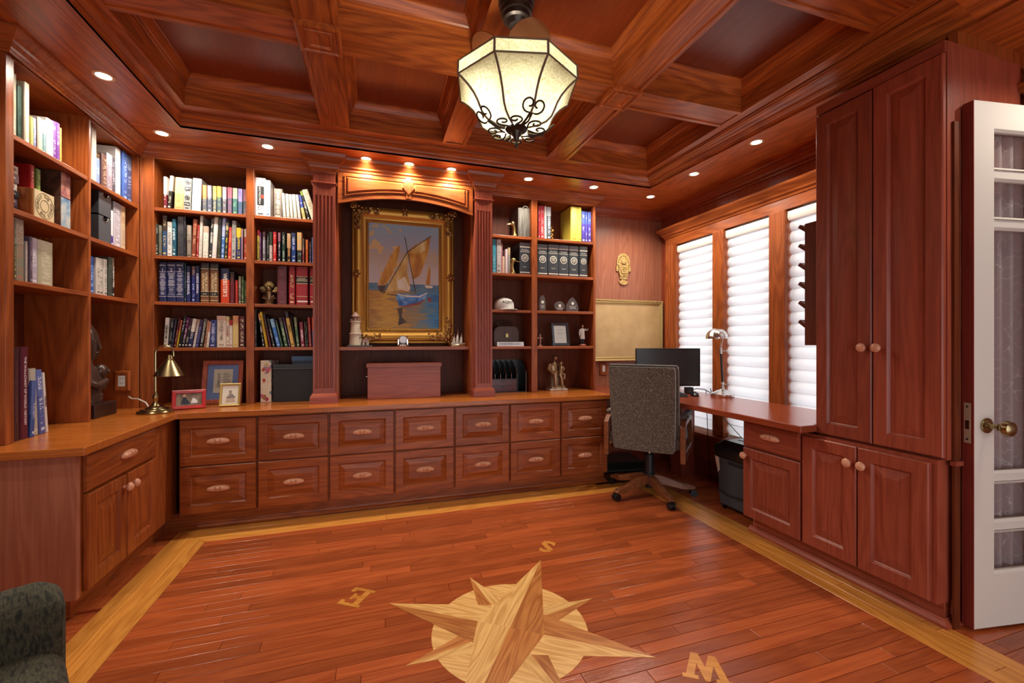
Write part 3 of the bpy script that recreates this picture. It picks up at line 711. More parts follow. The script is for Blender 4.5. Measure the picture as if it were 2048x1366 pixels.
 (-0.53,0.005,0.223,-8,'1c1a16','5a5444','1c1a16',0.7,'black thin',''),
 (-0.521,0.02,0.213,-6,'3c5a34','cfc8a0','6a6a4c',0.7,'green and cream',''),
 (-0.494,0.026,0.179,-4,'7a1c34','e8dcd8','7a1c34',0.85,'maroon','SAFARI'),
 (-0.465,0.009,0.184,-3,'1c1c18','c8c080','2c2a1c',0.7,'black and cream thin',''),
 (-0.454,0.008,0.183,-3,'20201c','b8b090','20201c',0.7,'black thin second',''),
 (-0.442,0.019,0.213,-3,'8c2420','c88070','a03028',0.6,'red',''),
 (-0.417,0.02,0.216,-2,'5a6aa8','e0a83c','c43a1c',0.55,'orange and blue',''),
],
'c1': [
 (1.328,0.017,0.281,0,'a02c34','d8a8a0','a02c34',0.85,'red narrow',''),
 (1.348,0.035,0.281,0,'a8303a','e0b8b0','9c2a34',0.75,'red',''),
 (1.386,0.019,0.281,0,'d8ccc8','b8a8a4','d8ccc8',0.85,'white narrow',''),
 (1.409,0.038,0.279,0,'46505a','dce0e4','b8c4cc',0.72,'slate grey','60 YEAR'),
 (1.631,0.069,0.305,0,'e0cf52','8a7a20','e0cf52',0.9,'yellow wide',''),
 (1.701,0.034,0.306,0,'e0cf52','8a7a20','e0cf52',0.9,'yellow narrow',''),
 (1.74,0.033,0.274,0,'4a3c9a','d8dcf0','4a5cb0',0.6,'violet blue first',''),
 (1.775,0.022,0.273,0,'5044a0','d8dcf0','4a5cb0',0.6,'violet blue second',''),
 (1.799,0.031,0.272,0,'4a3c9a','d8dcf0','4a5cb0',0.6,'violet blue third',''),
],
'c2': [
 (0.925,0.033,0.279,0,'3a8aa0','8ac0cc','3a8aa0',0.9,'teal',''),
 (0.962,0.039,0.278,0,'b8b4b0','4a4a4a','b8b4b0',0.92,'light grey',''),
 (1.002,0.009,0.249,0,'c88a90','e0c0c0','c88a90',0.9,'pink thin',''),
 (1.013,0.019,0.142,0,'d8c0a0','a88a70','d8c0a0',0.9,'small cream',''),
 (1.035,0.022,0.203,0,'d8c8cc','c090a0','d8c8cc',0.9,'pinkish white',''),
 (1.058,0.022,0.217,0,'8c8c84','a8a090','b8a47c',0.75,'grey and tan',''),
 (1.162,0.092,0.268,0,'33383e','cfcabc','6c7278',0.85,'black encyclopedia alone behind the duck','E'),
 (1.325,0.09,0.267,0,'33383e','cfcabc','6c7278',0.85,'first black encyclopedia of the row','E'),
 (1.421,0.094,0.271,0,'33383e','cfcabc','6c7278',0.85,'second black encyclopedia of the row','E'),
 (1.519,0.093,0.272,0,'33383e','cfcabc','6c7278',0.85,'third black encyclopedia of the row','E'),
 (1.617,0.094,0.272,0,'33383e','cfcabc','6c7278',0.85,'fourth black encyclopedia of the row','E'),
 (1.715,0.077,0.271,0,'33383e','cfcabc','6c7278',0.85,'fifth black encyclopedia of the row','E'),
],
'l1': [
 (2.391,0.01,0.281,0,'c9c8c2','a8a8a0','d4d4d0',0.8,'white thin',''),
 (2.402,0.024,0.283,0,'98947e','b8b4a0','98947e',0.9,'grey green tall',''),
 (2.428,0.025,0.245,0,'1c3a30','3c5a4c','1c3a30',0.9,'dark green',''),
 (2.455,0.029,0.276,0,'bcb6a0','d8d4c4','bcb6a0',0.9,'tall stone coloured',''),
 (2.487,0.021,0.139,0,'a89c50','c8bc70','a89c50',0.9,'olive yellow',''),
 (2.51,0.019,0.145,0,'6a70a0','d8dce8','8a8cb0',0.7,'lavender','Tulips'),
 (2.532,0.032,0.159,0,'b4a898','cfc6b8','b4a898',0.9,'beige',''),
 (2.567,0.018,0.163,0,'6a9098','cfd8d8','a8a4c0',0.6,'pale teal',''),
 (2.587,0.048,0.184,0,'c4c0ba','d8d4d0','c4c0ba',0.9,'wide white',''),
 (2.637,0.026,0.194,0,'6a2c8a','d8c8e0','6a2c8a',0.9,'purple first',''),
 (2.665,0.028,0.2,0,'6a2c8a','d8c8e0','6a2c8a',0.9,'purple second',''),
 (2.695,0.012,0.186,0,'c89a3c','e0c070','c89a3c',0.9,'amber thin',''),
],
'l3': [
 (2.395,0.014,0.262,0,'4a4a3a','b8a860','6a6a5c',0.6,'dark olive',''),
 (2.411,0.055,0.281,0,'7a7868','a86a54','a8a698',0.6,'tall grey and rust',''),
 (2.469,0.014,0.185,0,'a8a098','c8c0b8','a8a098',0.9,'pale narrow',''),
 (2.485,0.017,0.21,0,'5a4a5c','a89aa8','5a4a5c',0.9,'plum narrow',''),
 (2.506,0.042,0.211,0,'a8a0b0','e0dce0','b0a8b8',0.9,'lavender white',''),
 (2.552,0.098,0.212,0,'a8a48a','c8c4b0','b4b098',0.8,'wide stone coloured',''),
],
'm1': [
 (2.929,0.044,0.315,0,'ccc8b8','e0dccc','ccc8b8',0.9,'tall cream',''),
 (2.98,0.041,0.184,0,'7a90c8','c0ccec','5a4030',0.85,'light blue',''),
 (3.025,0.049,0.198,0,'5a3c34','c8a08a','5a3c34',0.9,'brown',''),
 (3.077,0.056,0.224,0,'8a7c88','d8d0d4','a89ca4',0.7,'mauve grey',''),
 (3.136,0.037,0.222,0,'4a4654','a8a4b0','4a4654',0.9,'dark grey',''),
 (3.176,0.051,0.304,0,'c8c8c8','8a9a9c','d8d8d8',0.6,'big white atlas',''),
 (3.233,0.049,0.314,0,'3a5aa0','a8bce0','3a5aa0',0.9,'blue',''),
 (3.285,0.059,0.333,0,'3c4a74','8a9abc','5a6a8c',0.7,'navy',''),
 (3.347,0.054,0.264,0,'d8d0b8','e0c840','d8c84c',0.4,'yellow and white',''),
],
'm2': [
 (3.108,0.027,0.21,0,'4a3c8a','e0dce8','d8d8dc',0.3,'violet narrow',''),
 (3.137,0.079,0.271,0,'b0a8b4','e0dce0','8a848c',0.75,'spiral bound grey',''),
 (3.219,0.048,0.271,0,'b8a088','e0c890','a88a70',0.6,'floral pale',''),
],
'm3': [
 (2.922,0.037,0.206,0,'2f5aa8','9ab4e0','2f5aa8',0.95,'blue',''),
 (2.964,0.037,0.206,0,'c0bab2','2a2826','c0bab2',0.95,'first white volume',''),
 (3.004,0.035,0.209,0,'c0bab2','2a2826','c0bab2',0.95,'second white volume',''),
 (3.043,0.035,0.212,0,'c0bab2','2a2826','c0bab2',0.95,'third white volume',''),
 (3.083,0.035,0.23,0,'3c443c','5a645a','3c443c',0.95,'dark green',''),
 (3.121,0.025,0.233,0,'24201f','e0d8d0','6a5c4c',0.75,'black with white title','TUSCAN VIEW'),
],
'l0': [
 (2.357,0.049,0.401,0,'3a1c22','6a3c44','3a1c22',0.95,'tall dark burgundy','THE TIMECHART OF BIBLICAL HISTORY'),
 (2.408,0.043,0.401,0,'54162c','d8c8cc','54162c',0.95,'tall wine red','THE WALLCHART OF WORLD HISTORY'),
 (2.455,0.021,0.25,3,'2f4a8c','c8d0e0','4a5c9a',0.4,'small blue',''),
 (2.479,0.042,0.302,-3,'a8a498','c8c4b8','a8a498',0.95,'pale leaning',''),
 (2.523,0.04,0.294,-5,'4a5a9a','c8d0e4','5a6aa8',0.6,'blue painted leaning',''),
 (2.565,0.018,0.28,-5,'cfcac4','2a2a2e','cfcac4',0.95,'white leaning','ITALIAN'),
],
}
# ================================================================ BOOKS
def attr(nt, name, out):
    a = N(nt, 'ShaderNodeAttribute', attribute_type='OBJECT', attribute_name=name); return a.outputs[out]
M_book, nt, b = newmat('book_cover')
tc = N(nt, 'ShaderNodeTexCoord'); sx = N(nt, 'ShaderNodeSeparateXYZ'); nt.links.new(tc.outputs['Generated'], sx.inputs[0])
oi = N(nt, 'ShaderNodeObjectInfo')
gx, gy, gz = sx.outputs
col = mix_n(nt, math_n(nt, 'GREATER_THAN', gz, attr(nt, 'split', 'Fac')), oi.outputs['Color'], attr(nt, 'upper', 'Color'))
# print on the spine only: blurred lines of lettering, a publisher's mark, a band
cmb = N(nt, 'ShaderNodeCombineXYZ')
nt.links.new(math_n(nt, 'MULTIPLY', gx, 3.2), cmb.inputs[0]); nt.links.new(math_n(nt, 'MULTIPLY', gz, 46.0), cmb.inputs[2]); nt.links.new(math_n(nt, 'MULTIPLY', oi.outputs['Random'], 90.0), cmb.inputs[1])
nz = N(nt, 'ShaderNodeTexNoise'); nz.inputs['Scale'].default_value = 1; nz.inputs['Detail'].default_value = 1; nt.links.new(cmb.outputs[0], nz.inputs['Vector'])
cm2 = N(nt, 'ShaderNodeCombineXYZ'); nt.links.new(math_n(nt, 'MULTIPLY', gz, 4.0), cm2.inputs[2]); nt.links.new(math_n(nt, 'MULTIPLY', oi.outputs['Random'], 57.0), cm2.inputs[1])
nz2 = N(nt, 'ShaderNodeTexNoise'); nz2.inputs['Scale'].default_value = 1; nt.links.new(cm2.outputs[0], nz2.inputs['Vector'])
mid = math_n(nt, 'LESS_THAN', math_n(nt, 'ABSOLUTE', math_n(nt, 'SUBTRACT', gx, .5)), .27)
body = math_n(nt, 'MULTIPLY', math_n(nt, 'GREATER_THAN', gz, .16), math_n(nt, 'LESS_THAN', gz, .9))
ink = math_n(nt, 'MULTIPLY', math_n(nt, 'GREATER_THAN', nz.outputs[0], .54), math_n(nt, 'MULTIPLY', mid, body))
ink = math_n(nt, 'MULTIPLY', ink, math_n(nt, 'GREATER_THAN', nz2.outputs[0], .47))
mark = math_n(nt, 'MULTIPLY', math_n(nt, 'LESS_THAN', math_n(nt, 'ABSOLUTE', math_n(nt, 'SUBTRACT', gz, .075)), .022), mid)
ink = math_n(nt, 'MAXIMUM', ink, mark)
ink = math_n(nt, 'MULTIPLY', math_n(nt, 'MULTIPLY', ink, math_n(nt, 'LESS_THAN', gy, .05)), attr(nt, 'printed', 'Fac'))
col = mix_n(nt, math_n(nt, 'MULTIPLY', ink, .85), col, attr(nt, 'ink', 'Color'))
nt.links.new(col, b.inputs['Base Color']); b.inputs['Roughness'].default_value = .38
M_pages = plain('book_pages', 'd8cbb0', .8)
PLAINS = {}
def pc(h, rough=.5, metal=0):
    k = (h, rough, metal)
    if k not in PLAINS: PLAINS[k] = plain('colour_' + h + ('_metal' if metal else ''), h, rough, metal)
    return PLAINS[k]
ORD = 'first second third fourth fifth sixth seventh eighth ninth tenth eleventh twelfth thirteenth fourteenth fifteenth sixteenth seventeenth eighteenth nineteenth twentieth'.split() + ['twenty-first', 'twenty-second', 'twenty-third']
SHELVES = {
 'a1': (2.02, 'y', 3.37, .31, 'top shelf by the corner post'), 'a2': (1.71, 'y', 3.37, .284, 'second shelf by the corner post'), 'a3': (1.41, 'y', 3.37, .274, 'third shelf by the corner post'), 'a4': (1.11, 'y', 3.37, .274, 'fourth shelf by the corner post'),
 'b1': (2.02, 'y', 3.37, .31, 'top shelf by the left pilaster'), 'b2': (1.71, 'y', 3.37, .284, 'second shelf by the left pilaster'), 'b3': (1.41, 'y', 3.37, .274, 'third shelf by the left pilaster'), 'b4': (1.11, 'y', 3.37, .274, 'fourth shelf by the left pilaster'),
 'c1': (2.02, 'y', 3.37, .305, 'top shelf by the mask wall'), 'c2': (1.71, 'y', 3.37, .284, 'second shelf right of the painting'),
 'l1': (2.02, 'x', -1.46, .30, 'top shelf of the left wall, near bay'), 'l3': (1.41, 'x', -1.46, .274, 'third shelf of the left wall, near bay'),
 'm1': (2.02, 'x', -1.46, .30, 'top shelf of the left wall, inner bay'), 'm2': (1.71, 'x', -1.46, .28, 'second shelf of the left wall, inner bay'), 'm3': (1.41, 'x', -1.46, .274, 'third shelf of the left wall, inner bay'), 'l0': (.725, 'x', -1.44, .41, 'worktop at the foot of the left wall')}
def book(w, h, d, base, ink_, upper, split, printed=1.0):
    t = min(.0025, w * .22); a = w * .18; dep = min(.004, w * .2)
    outer = [(0, d), (0, dep), (a * .5, dep * .3), (a, 0), (w - a, 0), (w - a * .5, dep * .3), (w, dep), (w, d), (w - t, d), (w - t, dep + t), (t, dep + t), (t, d)]
    o = MB().prism(outer, 0, h).build('book', M_book)
    o.color = lin(base); o['ink'] = list(lin(ink_)[:3]); o['upper'] = list(lin(upper)[:3]); o['split'] = split; o['printed'] = printed
    bx(t, w - t, dep + t, d - .004, .003, h - .004).build('pages', M_pages, o)
    return o
def spine_text(o, w, h, txt, hexc):
    lines = txt.split('|')
    if len(txt) == 1 and txt.isdigit():
        m = xf(text_mb(txt, min(w * .7, .03)), T(w / 2, -.0006, h * .80) @ STAND); m.build('lettering', pc(hexc, .4), o); return
    if len(lines) > 2:
        for k, l in enumerate(lines): xf(text_mb(l, w * .17), T(w / 2, -.0012, h * (.70 - .035 * k)) @ STAND).build('lettering', pc(hexc, .4), o)
        return
    for k, l in enumerate(lines):
        s = min(w * (.78 if len(lines) == 1 else .40), h * .72 / (len(l) * .58))
        x = w / 2 if len(lines) == 1 else w * (.68 - .36 * k)
        xf(text_mb(l, s, bold=.0003), T(x, -.0006, h * .52) @ STAND @ RZ(-PI / 2)).build('lettering', pc(hexc, .4), o)
for key, (z, kind, pl, cap, phrase) in SHELVES.items():
    for i, (p0, w, h, lean, base, ink_, upper, split, desc, title) in enumerate(BOOKS[key]):
        h = min(h, cap - abs(math.sin(math.radians(lean))) * w)
        w2 = max(w - .0008, .004)
        d = min(.215, max(.13, h * .72))
        if key in ('b3',): d = .2
        o = book(w2, h, d, base, ink_, upper, split, 0 if title and key in ('a3', 'b3', 'c2', 'l0') else 1)
        a = math.radians(lean); dy = R.uniform(0, .012)
        # a leaning book stands on its lower corner
        px = w2 if lean > 0 else 0
        M = T(px, 0, 0) @ RY(a) @ T(-px, 0, 0)
        if kind == 'y': o.matrix_world = T(p0, pl + dy, z + .0006) @ M
        else: o.matrix_world = T(pl - dy, p0, z + .0006) @ RZ(PI / 2) @ M
        if title:
            if key == 'c2':      # white rings and bands on the encyclopedia set
                for zz0, zz1 in ((h * .845, h * .885), (h * .055, h * .085)): bx(w2 * .02, w2 * .98, -.0008, .001, zz0, zz1).build('band', pc('cfcabc', .4), o)
                rg = MB(); rg.lathe([(w2 * .34, 0), (w2 * .34, -.0012), (w2 * .27, -.0016), (w2 * .27, 0)], seg=28, axis='Y', cap=False)
                for k in range(7):
                    an = 2 * PI * k / 7; rg.ball((math.cos(an) * w2 * .15, -.0005, math.sin(an) * w2 * .15), w2 * .055, 8, 4)
                rg.ball((0, -.0005, 0), w2 * .07, 8, 4)
                xf(rg, T(w2 / 2, 0, h * .52)).build('emblem', pc('cfcabc', .4), o)
                for k, l in enumerate(('The New', 'Encyclopedia')): xf(text_mb(l, w2 * .17), T(w2 / 2, -.0008, h * (.77 - .05 * k)) @ STAND).build('lettering', pc('cfcabc', .4), o)
                xf(text_mb('Vol ' + str(max(1, i - 5)), w2 * .18), T(w2 / 2, -.0008, h * .24) @ STAND).build('lettering', pc('cfcabc', .4), o)
            else:
                if key == 'b3':
                    bx(w2 * .02, w2 * .98, -.0006, .001, h * .565, h * .735).build('title_label', pc('1c2018', .4), o)
                    for zz in (h * .74, h * .555, h * .22): bx(w2 * .02, w2 * .98, -.0008, .001, zz, zz + .003).build('band', pc('d8c090', .35), o)
                    bx(w2 * .1, w2 * .98, -.0006, .001, h * .075, h * .115).build('sticker', pc('ddd2cc', .5), o)
                if key == 'b1' and i == 1: pass
                spine_text(o, w2, h, title, ink_)
        if key == 'b1' and i == 1:
            bx(w2 * .18, w2 * .86, -.0006, .001, h * .3, h * .78).build('title_label', pc('202222', .4), o)
            xf(text_mb('ENCYCLOPEDIA', h * .06), T(w2 * .42, -.001, h * .54) @ STAND @ RZ(-PI / 2)).build('lettering', pc('d8dadd', .4), o)
            xf(text_mb('50', w2 * .42, bold=.001), T(w2 * .68, -.001, h * .52) @ STAND @ RZ(-PI / 2)).build('lettering', pc('c8442c', .4), o)
        if key == 'a3' and i < 3:
            for zz in (h * .755, h * .13): bx(w2 * .03, w2 * .97, -.0006, .001, zz, zz + .003).build('band', pc('b8b0b8', .4), o)
            lm = MB(); zc_ = h * .72
            while zc_ > h * .17:
                l = w2 * R.uniform(.2, .42); lm.box(w2 / 2 - l, w2 / 2 + l, -.0007, .001, zc_, zc_ + .0022); zc_ -= .0052 if R.random() > .15 else .010
            lm.build('list_of_contents', pc('b8b4c0', .4), o)['kind'] = 'stuff'
            xf(text_mb('HISTORY', w2 * .2), T(w2 / 2, -.0008, h * .92) @ STAND).build('lettering', pc('d8c8b8', .4), o)
        if key == 'a3' and i in (7, 8):
            for zz in (h * .85, h * .28, h * .16, h * .055): bx(w2 * .03, w2 * .97, -.0006, .001, zz, zz + .003).build('band', pc('d9c89c', .35), o)
            bx(w2 * .03, w2 * .97, -.0004, .001, h * .17, h * .275).build('dark_band', pc('241e1c', .4), o)
            xf(text_mb('A-K' if i == 7 else 'L-Z', w2 * .3), T(w2 / 2, -.0008, h * .22) @ STAND).build('lettering', pc('d9c89c', .4), o)
        if key == 'a1' and i == 3:
            for k in range(4):
                zc_ = h * (.87 - .235 * k); mm = MB()
                if k % 2 == 0: mm.lathe([(w2 * .36, -.0005), (w2 * .36, -.0012), (w2 * .28, -.0012), (w2 * .28, -.0005)], seg=16, axis='Y', cap=False).prism([(0, -w2 * .22), (w2 * .22, 0), (0, w2 * .22), (-w2 * .22, 0)], -.0012, .0005, 'Y')
                else: mm.box(-w2 * .38, w2 * .38, -.0012, .0005, -.002, .002).box(-w2 * .38, w2 * .38, -.0012, .0005, .016, .019).box(-w2 * .38, -w2 * .32, -.0012, .0005, -.0, .018).box(w2 * .32, w2 * .38, -.0012, .0005, -.0, .018)
                xf(mm, T(w2 / 2, -.0004, zc_)).build('motif', pc('1f1f20', .4), o)
        adj, _, wth = desc.partition(' with '); 
        if not _: adj, _, wth = desc.partition(' half '); wth = 'half ' + wth if _ else ''
        else: wth = 'with ' + wth
        for tail in ('alone behind the duck', 'of the row'):
            if adj.endswith(tail): adj, wth = adj[:-len(tail)].strip(), tail
        lb = f"{adj} book {wth}, {ORD[i]} on the {phrase}".replace(' ,', ',')
        if key in ('l0',): lb = f"{adj} book {wth}, {ORD[i]} on the {phrase}".replace(' ,', ',')
        if len(lb.split()) > 16: lb = f"{adj} book {wth}, {phrase}".replace(' ,', ',')
        tag(o, lb, 'book', 'books on the ' + phrase)
# ================================================================ ORNAMENTS AND OBJECTS ON THE SHELVES
M_brass = plain('aged_brass', (.42, .30, .12, 1), .28, 1); M_steel = plain('brushed_nickel', (.62, .60, .57, 1), .22, 1)
M_abrass = plain('antique_brass', (.33, .26, .13, 1), .25, 1); M_black = plain('black_plastic', '15161a', .35)
M_gold = plain('gold_leaf', (.56, .30, .06, 1), .42, .7); M_dgold = plain('dark_gold', (.22, .10, .03, 1), .4, .6)
M_bronze = plain('bronze', (.28, .17, .085, 1), .38, .7); M_iron = plain('dark_iron', '2c231f', .4, .3)
def flat(pts, y0, y1): return MB().prism(pts, y0, y1, 'Y')
# ---- sailboat painting in a carved gold frame
pt = thing('framed_painting', 'oil painting of sailing boats in a carved gold frame in the alcove', 'painting', (0, 3.54, 1.1105))
mcv, nt, b = newmat('painted_canvas')
tc = N(nt, 'ShaderNodeTexCoord'); sx = N(nt, 'ShaderNodeSeparateXYZ'); nt.links.new(tc.outputs['Generated'], sx.inputs[0])
nz = N(nt, 'ShaderNodeTexNoise'); nz.inputs['Scale'].default_value = 5; nz.inputs['Detail'].default_value = 4
mpp = N(nt, 'ShaderNodeMapping'); mpp.inputs['Scale'].default_value = (1, 1, 2.2); nt.links.new(tc.outputs['Generated'], mpp.inputs[0]); nt.links.new(mpp.outputs[0], nz.inputs['Vector'])
def ramp(nt, f, stops):
    r = N(nt, 'ShaderNodeValToRGB'); e = r.color_ramp.elements
    e[0].position, e[0].color = stops[0][0], lin(stops[0][1]); e[1].position, e[1].color = stops[-1][0], lin(stops[-1][1])
    for p_, c_ in stops[1:-1]: x = e.new(p_); x.color = lin(c_)
    nt.links.new(f, r.inputs[0]); return r.outputs[0]
sky = ramp(nt, math_n(nt, 'ADD', sx.outputs[2], math_n(nt, 'MULTIPLY', math_n(nt, 'SUBTRACT', nz.outputs[0], .5), .25)), [(.4, 'cac2c0'), (.55, 'c8beb8'), (.68, 'c0ac94'), (.8, 'a8acba'), (1, '96b4c8')])
cld = math_n(nt, 'MULTIPLY', math_n(nt, 'LESS_THAN', sx.outputs[0], .45), math_n(nt, 'GREATER_THAN', nz.outputs[0], .56))
sky = mix_n(nt, math_n(nt, 'MULTIPLY', cld, .8), sky, lin('e4b868'))
mp2 = N(nt, 'ShaderNodeMapping'); mp2.inputs['Scale'].default_value = (3, 1, 28); nt.links.new(tc.outputs['Generated'], mp2.inputs[0])
nz3 = N(nt, 'ShaderNodeTexNoise'); nz3.inputs['Scale'].default_value = 1.6; nz3.inputs['Detail'].default_value = 4; nt.links.new(mp2.outputs[0], nz3.inputs['Vector'])
sea = ramp(nt, math_n(nt, 'ADD', math_n(nt, 'ADD', math_n(nt, 'MULTIPLY', sx.outputs[0], .9), math_n(nt, 'MULTIPLY', sx.outputs[2], .25)), math_n(nt, 'MULTIPLY', math_n(nt, 'SUBTRACT', nz3.outputs[0], .5), .9)),
           [(0, 'a87014'), (.3, 'd8a628'), (.5, 'ac8238'), (.68, '80806c'), (.85, '3884b4'), (1, '2460a0')])
far = math_n(nt, 'GREATER_THAN', sx.outputs[2], .36)
sea = mix_n(nt, far, sea, ramp(nt, nz3.outputs[0], [(.3, '2c5f86'), (.7, '6f93a8')]))
nt.links.new(mix_n(nt, math_n(nt, 'GREATER_THAN', sx.outputs[2], .43), sea, sky), b.inputs['Base Color']); b.inputs['Roughness'].default_value = .45
zo = 1.1105
cv = bx(-.036, .512, 0, .015, 1.256 - zo, 2.086 - zo).build('canvas', mcv, pt)
def brush(name, stops, sc=18, stretch=(1, 1, .35)):
    m, nt, b = newmat(name); tc = N(nt, 'ShaderNodeTexCoord'); mp = N(nt, 'ShaderNodeMapping'); mp.inputs['Scale'].default_value = stretch; mp.inputs['Rotation'].default_value = (0, .5, 0)
    nz = N(nt, 'ShaderNodeTexNoise'); nz.inputs['Scale'].default_value = sc; nz.inputs['Detail'].default_value = 3
    nt.links.new(tc.outputs['Object'], mp.inputs[0]); nt.links.new(mp.outputs[0], nz.inputs['Vector']); nt.links.new(ramp(nt, nz.outputs[0], stops), b.inputs['Base Color']); b.inputs['Roughness'].default_value = .5; return m
B_sail = brush('paint_sail', [(.3, 'b07c24'), (.5, 'd8b45c'), (.7, 'f0e0a8')]); B_dsail = brush('paint_dark_sail', [(.3, 'a86414'), (.55, 'd09428'), (.75, 'e4ba64')])
B_pale = brush('paint_pale', [(.3, 'e4d8a8'), (.6, 'f4f0e4'), (.8, 'f8f6f0')]); B_hull = brush('paint_hull', [(.3, '2450a0'), (.5, '4c8cd8'), (.7, '94ccf0')], 22, (1, 1, 1))
B_brown = brush('paint_brown', [(.3, '2c1c10'), (.7, '6a4a2c')]); B_red = brush('paint_red', [(.3, '6a2418'), (.7, 'a8442c')])
SH = {
    'sail_back': [(0.027, 1.594), (0.071, 1.702), (0.129, 1.835), (0.197, 1.923), (0.201, 1.892), (0.172, 1.750), (0.096, 1.598)],
    'sail_main': [(0.073, 1.532), (0.155, 1.693), (0.257, 1.865), (0.265, 1.826), (0.257, 1.720), (0.284, 1.588), (0.278, 1.553), (0.180, 1.558)],
    'sail_pale': [(0.180, 1.628), (0.240, 1.675), (0.265, 1.614), (0.283, 1.580), (0.257, 1.552), (0.189, 1.576)],
    'sail_top': [(0.259, 1.877), (0.326, 1.936), (0.445, 2.007), (0.427, 1.881), (0.361, 1.689), (0.309, 1.651), (0.278, 1.791)],
    'sail_top_pale': [(0.278, 1.871), (0.335, 1.937), (0.414, 1.978), (0.405, 1.897), (0.343, 1.857)],
    'hull_dark': [(0.030, 1.587), (0.096, 1.594), (0.071, 1.537), (0.050, 1.538)],
    'hull': [(0.167, 1.514), (0.189, 1.541), (0.291, 1.527), (0.361, 1.538), (0.418, 1.549), (0.405, 1.504), (0.361, 1.467), (0.257, 1.437), (0.197, 1.432)],
    'hull_rim': [(0.180, 1.536), (0.257, 1.519), (0.361, 1.522), (0.418, 1.551), (0.416, 1.540), (0.361, 1.511), (0.257, 1.508), (0.182, 1.525)],
    'hull_red': [(0.197, 1.434), (0.257, 1.442), (0.361, 1.471), (0.405, 1.502), (0.361, 1.454), (0.257, 1.427)],
    'buoy': [(0.422, 1.491), (0.427, 1.509), (0.440, 1.512), (0.453, 1.496), (0.449, 1.478), (0.431, 1.473)],
    'small_sail': [(0.431, 1.773), (0.445, 1.729), (0.440, 1.613), (0.405, 1.616)],
    'small_hull': [(0.396, 1.609), (0.462, 1.606), (0.458, 1.586), (0.409, 1.586)],
    'mast': [(0.237, 1.992), (0.242, 1.992), (0.330, 1.541), (0.322, 1.541)],
    'yard': [(0.071, 1.528), (0.257, 1.874), (0.449, 2.017), (0.451, 2.011), (0.260, 1.866), (0.078, 1.527)],
    'shadow': [(0.180, 1.414), (0.223, 1.423), (0.214, 1.349), (0.257, 1.305), (0.189, 1.278), (0.197, 1.357)],
    'bow': [(0.104, 1.529), (0.176, 1.521), (0.176, 1.516), (0.104, 1.524)]}
SM = dict(sail_back=B_dsail, sail_main=B_sail, sail_pale=B_pale, sail_top=B_dsail, sail_top_pale=B_sail, hull_dark=B_brown, hull=B_hull, hull_rim=B_pale, hull_red=B_red, buoy=B_red, small_sail=B_dsail, small_hull=B_pale, mast=B_brown, yard=B_brown, shadow=B_brown, bow=B_brown)
for i, (k, pts) in enumerate(SH.items()):
    flat([(x, z - zo) for x, z in pts], -.0006 - .00025 * i, .0005).build('painted_' + k, SM[k], cv)
# frame: profile swept round the canvas in the XZ plane
fx0, fx1, fz0, fz1 = -.036, .512, 1.256 - zo, 2.086 - zo
fp = [(0, 0), (0, .006), (.006, .012), (.012, .010), (.018, .014), (.024, .008), (.03, .010), (.05, .030), (.07, .044), (.08, .046), (.088, .040), (.092, .044), (.10, .036), (.105, .014), (.118, .010), (.124, .0), (.124, -.012), (0, -.012)]
m = MB(); m.sweep([(fx1, fz0), (fx0, fz0), (fx0, fz1), (fx1, fz1)], fp, True)
m.v = [(v[0], -v[2], v[1]) for v in m.v]; m.build('frame', M_gold, pt, smooth=True)
Rr = random.Random(5); M_orn = plain('bronze_gold', (.36, .17, .05, 1), .4, .75)
def scroll(cx, cz, r, turns, a0, sgn, rad):
    pts = []
    for i in range(15):
        t = i / 14; a = a0 + sgn * t * turns * 2 * PI; q = r * (1 - t * .85); pts.append((cx + math.cos(a) * q, -.048 - .006 * t, cz + math.sin(a) * q))
    orn.tube([(x, y - .010, z) for x, y, z in pts], [rad * (1 - .4 * i / 14) for i in range(15)], 5)
for sx_, X0 in ((-1, fx0), (1, fx1)):
    for sz_, Z0 in ((-1, fz0), (1, fz1)):
        cx, cz = X0 + sx_ * .072, Z0 + sz_ * .072; orn = MB()
        orn.ball((cx, -.060, cz), (.019, .014, .019), 10, 6)
        for k in range(8):
            a = 2 * PI * k / 8; orn.ball((cx + .033 * math.cos(a), -.054, cz + .033 * math.sin(a)), (.013, .010, .013), 8, 5)
        for k, (dx, dz) in enumerate(((-.06, 0), (0, -.06), (.048, .03), (.03, .048), (-.095, .012), (.012, -.095), (-.13, -.004), (-.004, -.13))):
            scroll(cx + sx_ * dx, cz + sz_ * dz, .024 if k < 4 else .017, 1.2, k, 1 if k % 2 else -1, .0082)
        for k in range(16):
            orn.ball((cx - sx_ * (Rr.uniform(.03, .16) if k % 2 else Rr.uniform(-.03, .03)), -.050, cz - sz_ * (Rr.uniform(-.03, .03) if k % 2 else Rr.uniform(.03, .16))), Rr.uniform(.006, .011), 6, 4)
        orn.build('corner_ornament', M_orn, pt, smooth=True)
for cx, cz in ((.238, fz0 - .09), (.238, fz1 + .09), (fx0 - .09, (fz0 + fz1) / 2), (fx1 + .09, (fz0 + fz1) / 2)):
    orn = MB(); orn.ball((cx, -.052, cz), (.016, .012, .016), 10, 6)
    for k in range(6): a = k * PI / 3; orn.ball((cx + .024 * math.cos(a), -.046, cz + .024 * math.sin(a)), .010, 7, 4)
    orn.build('side_ornament', M_orn, pt, smooth=True)
bd = MB(); k = 0
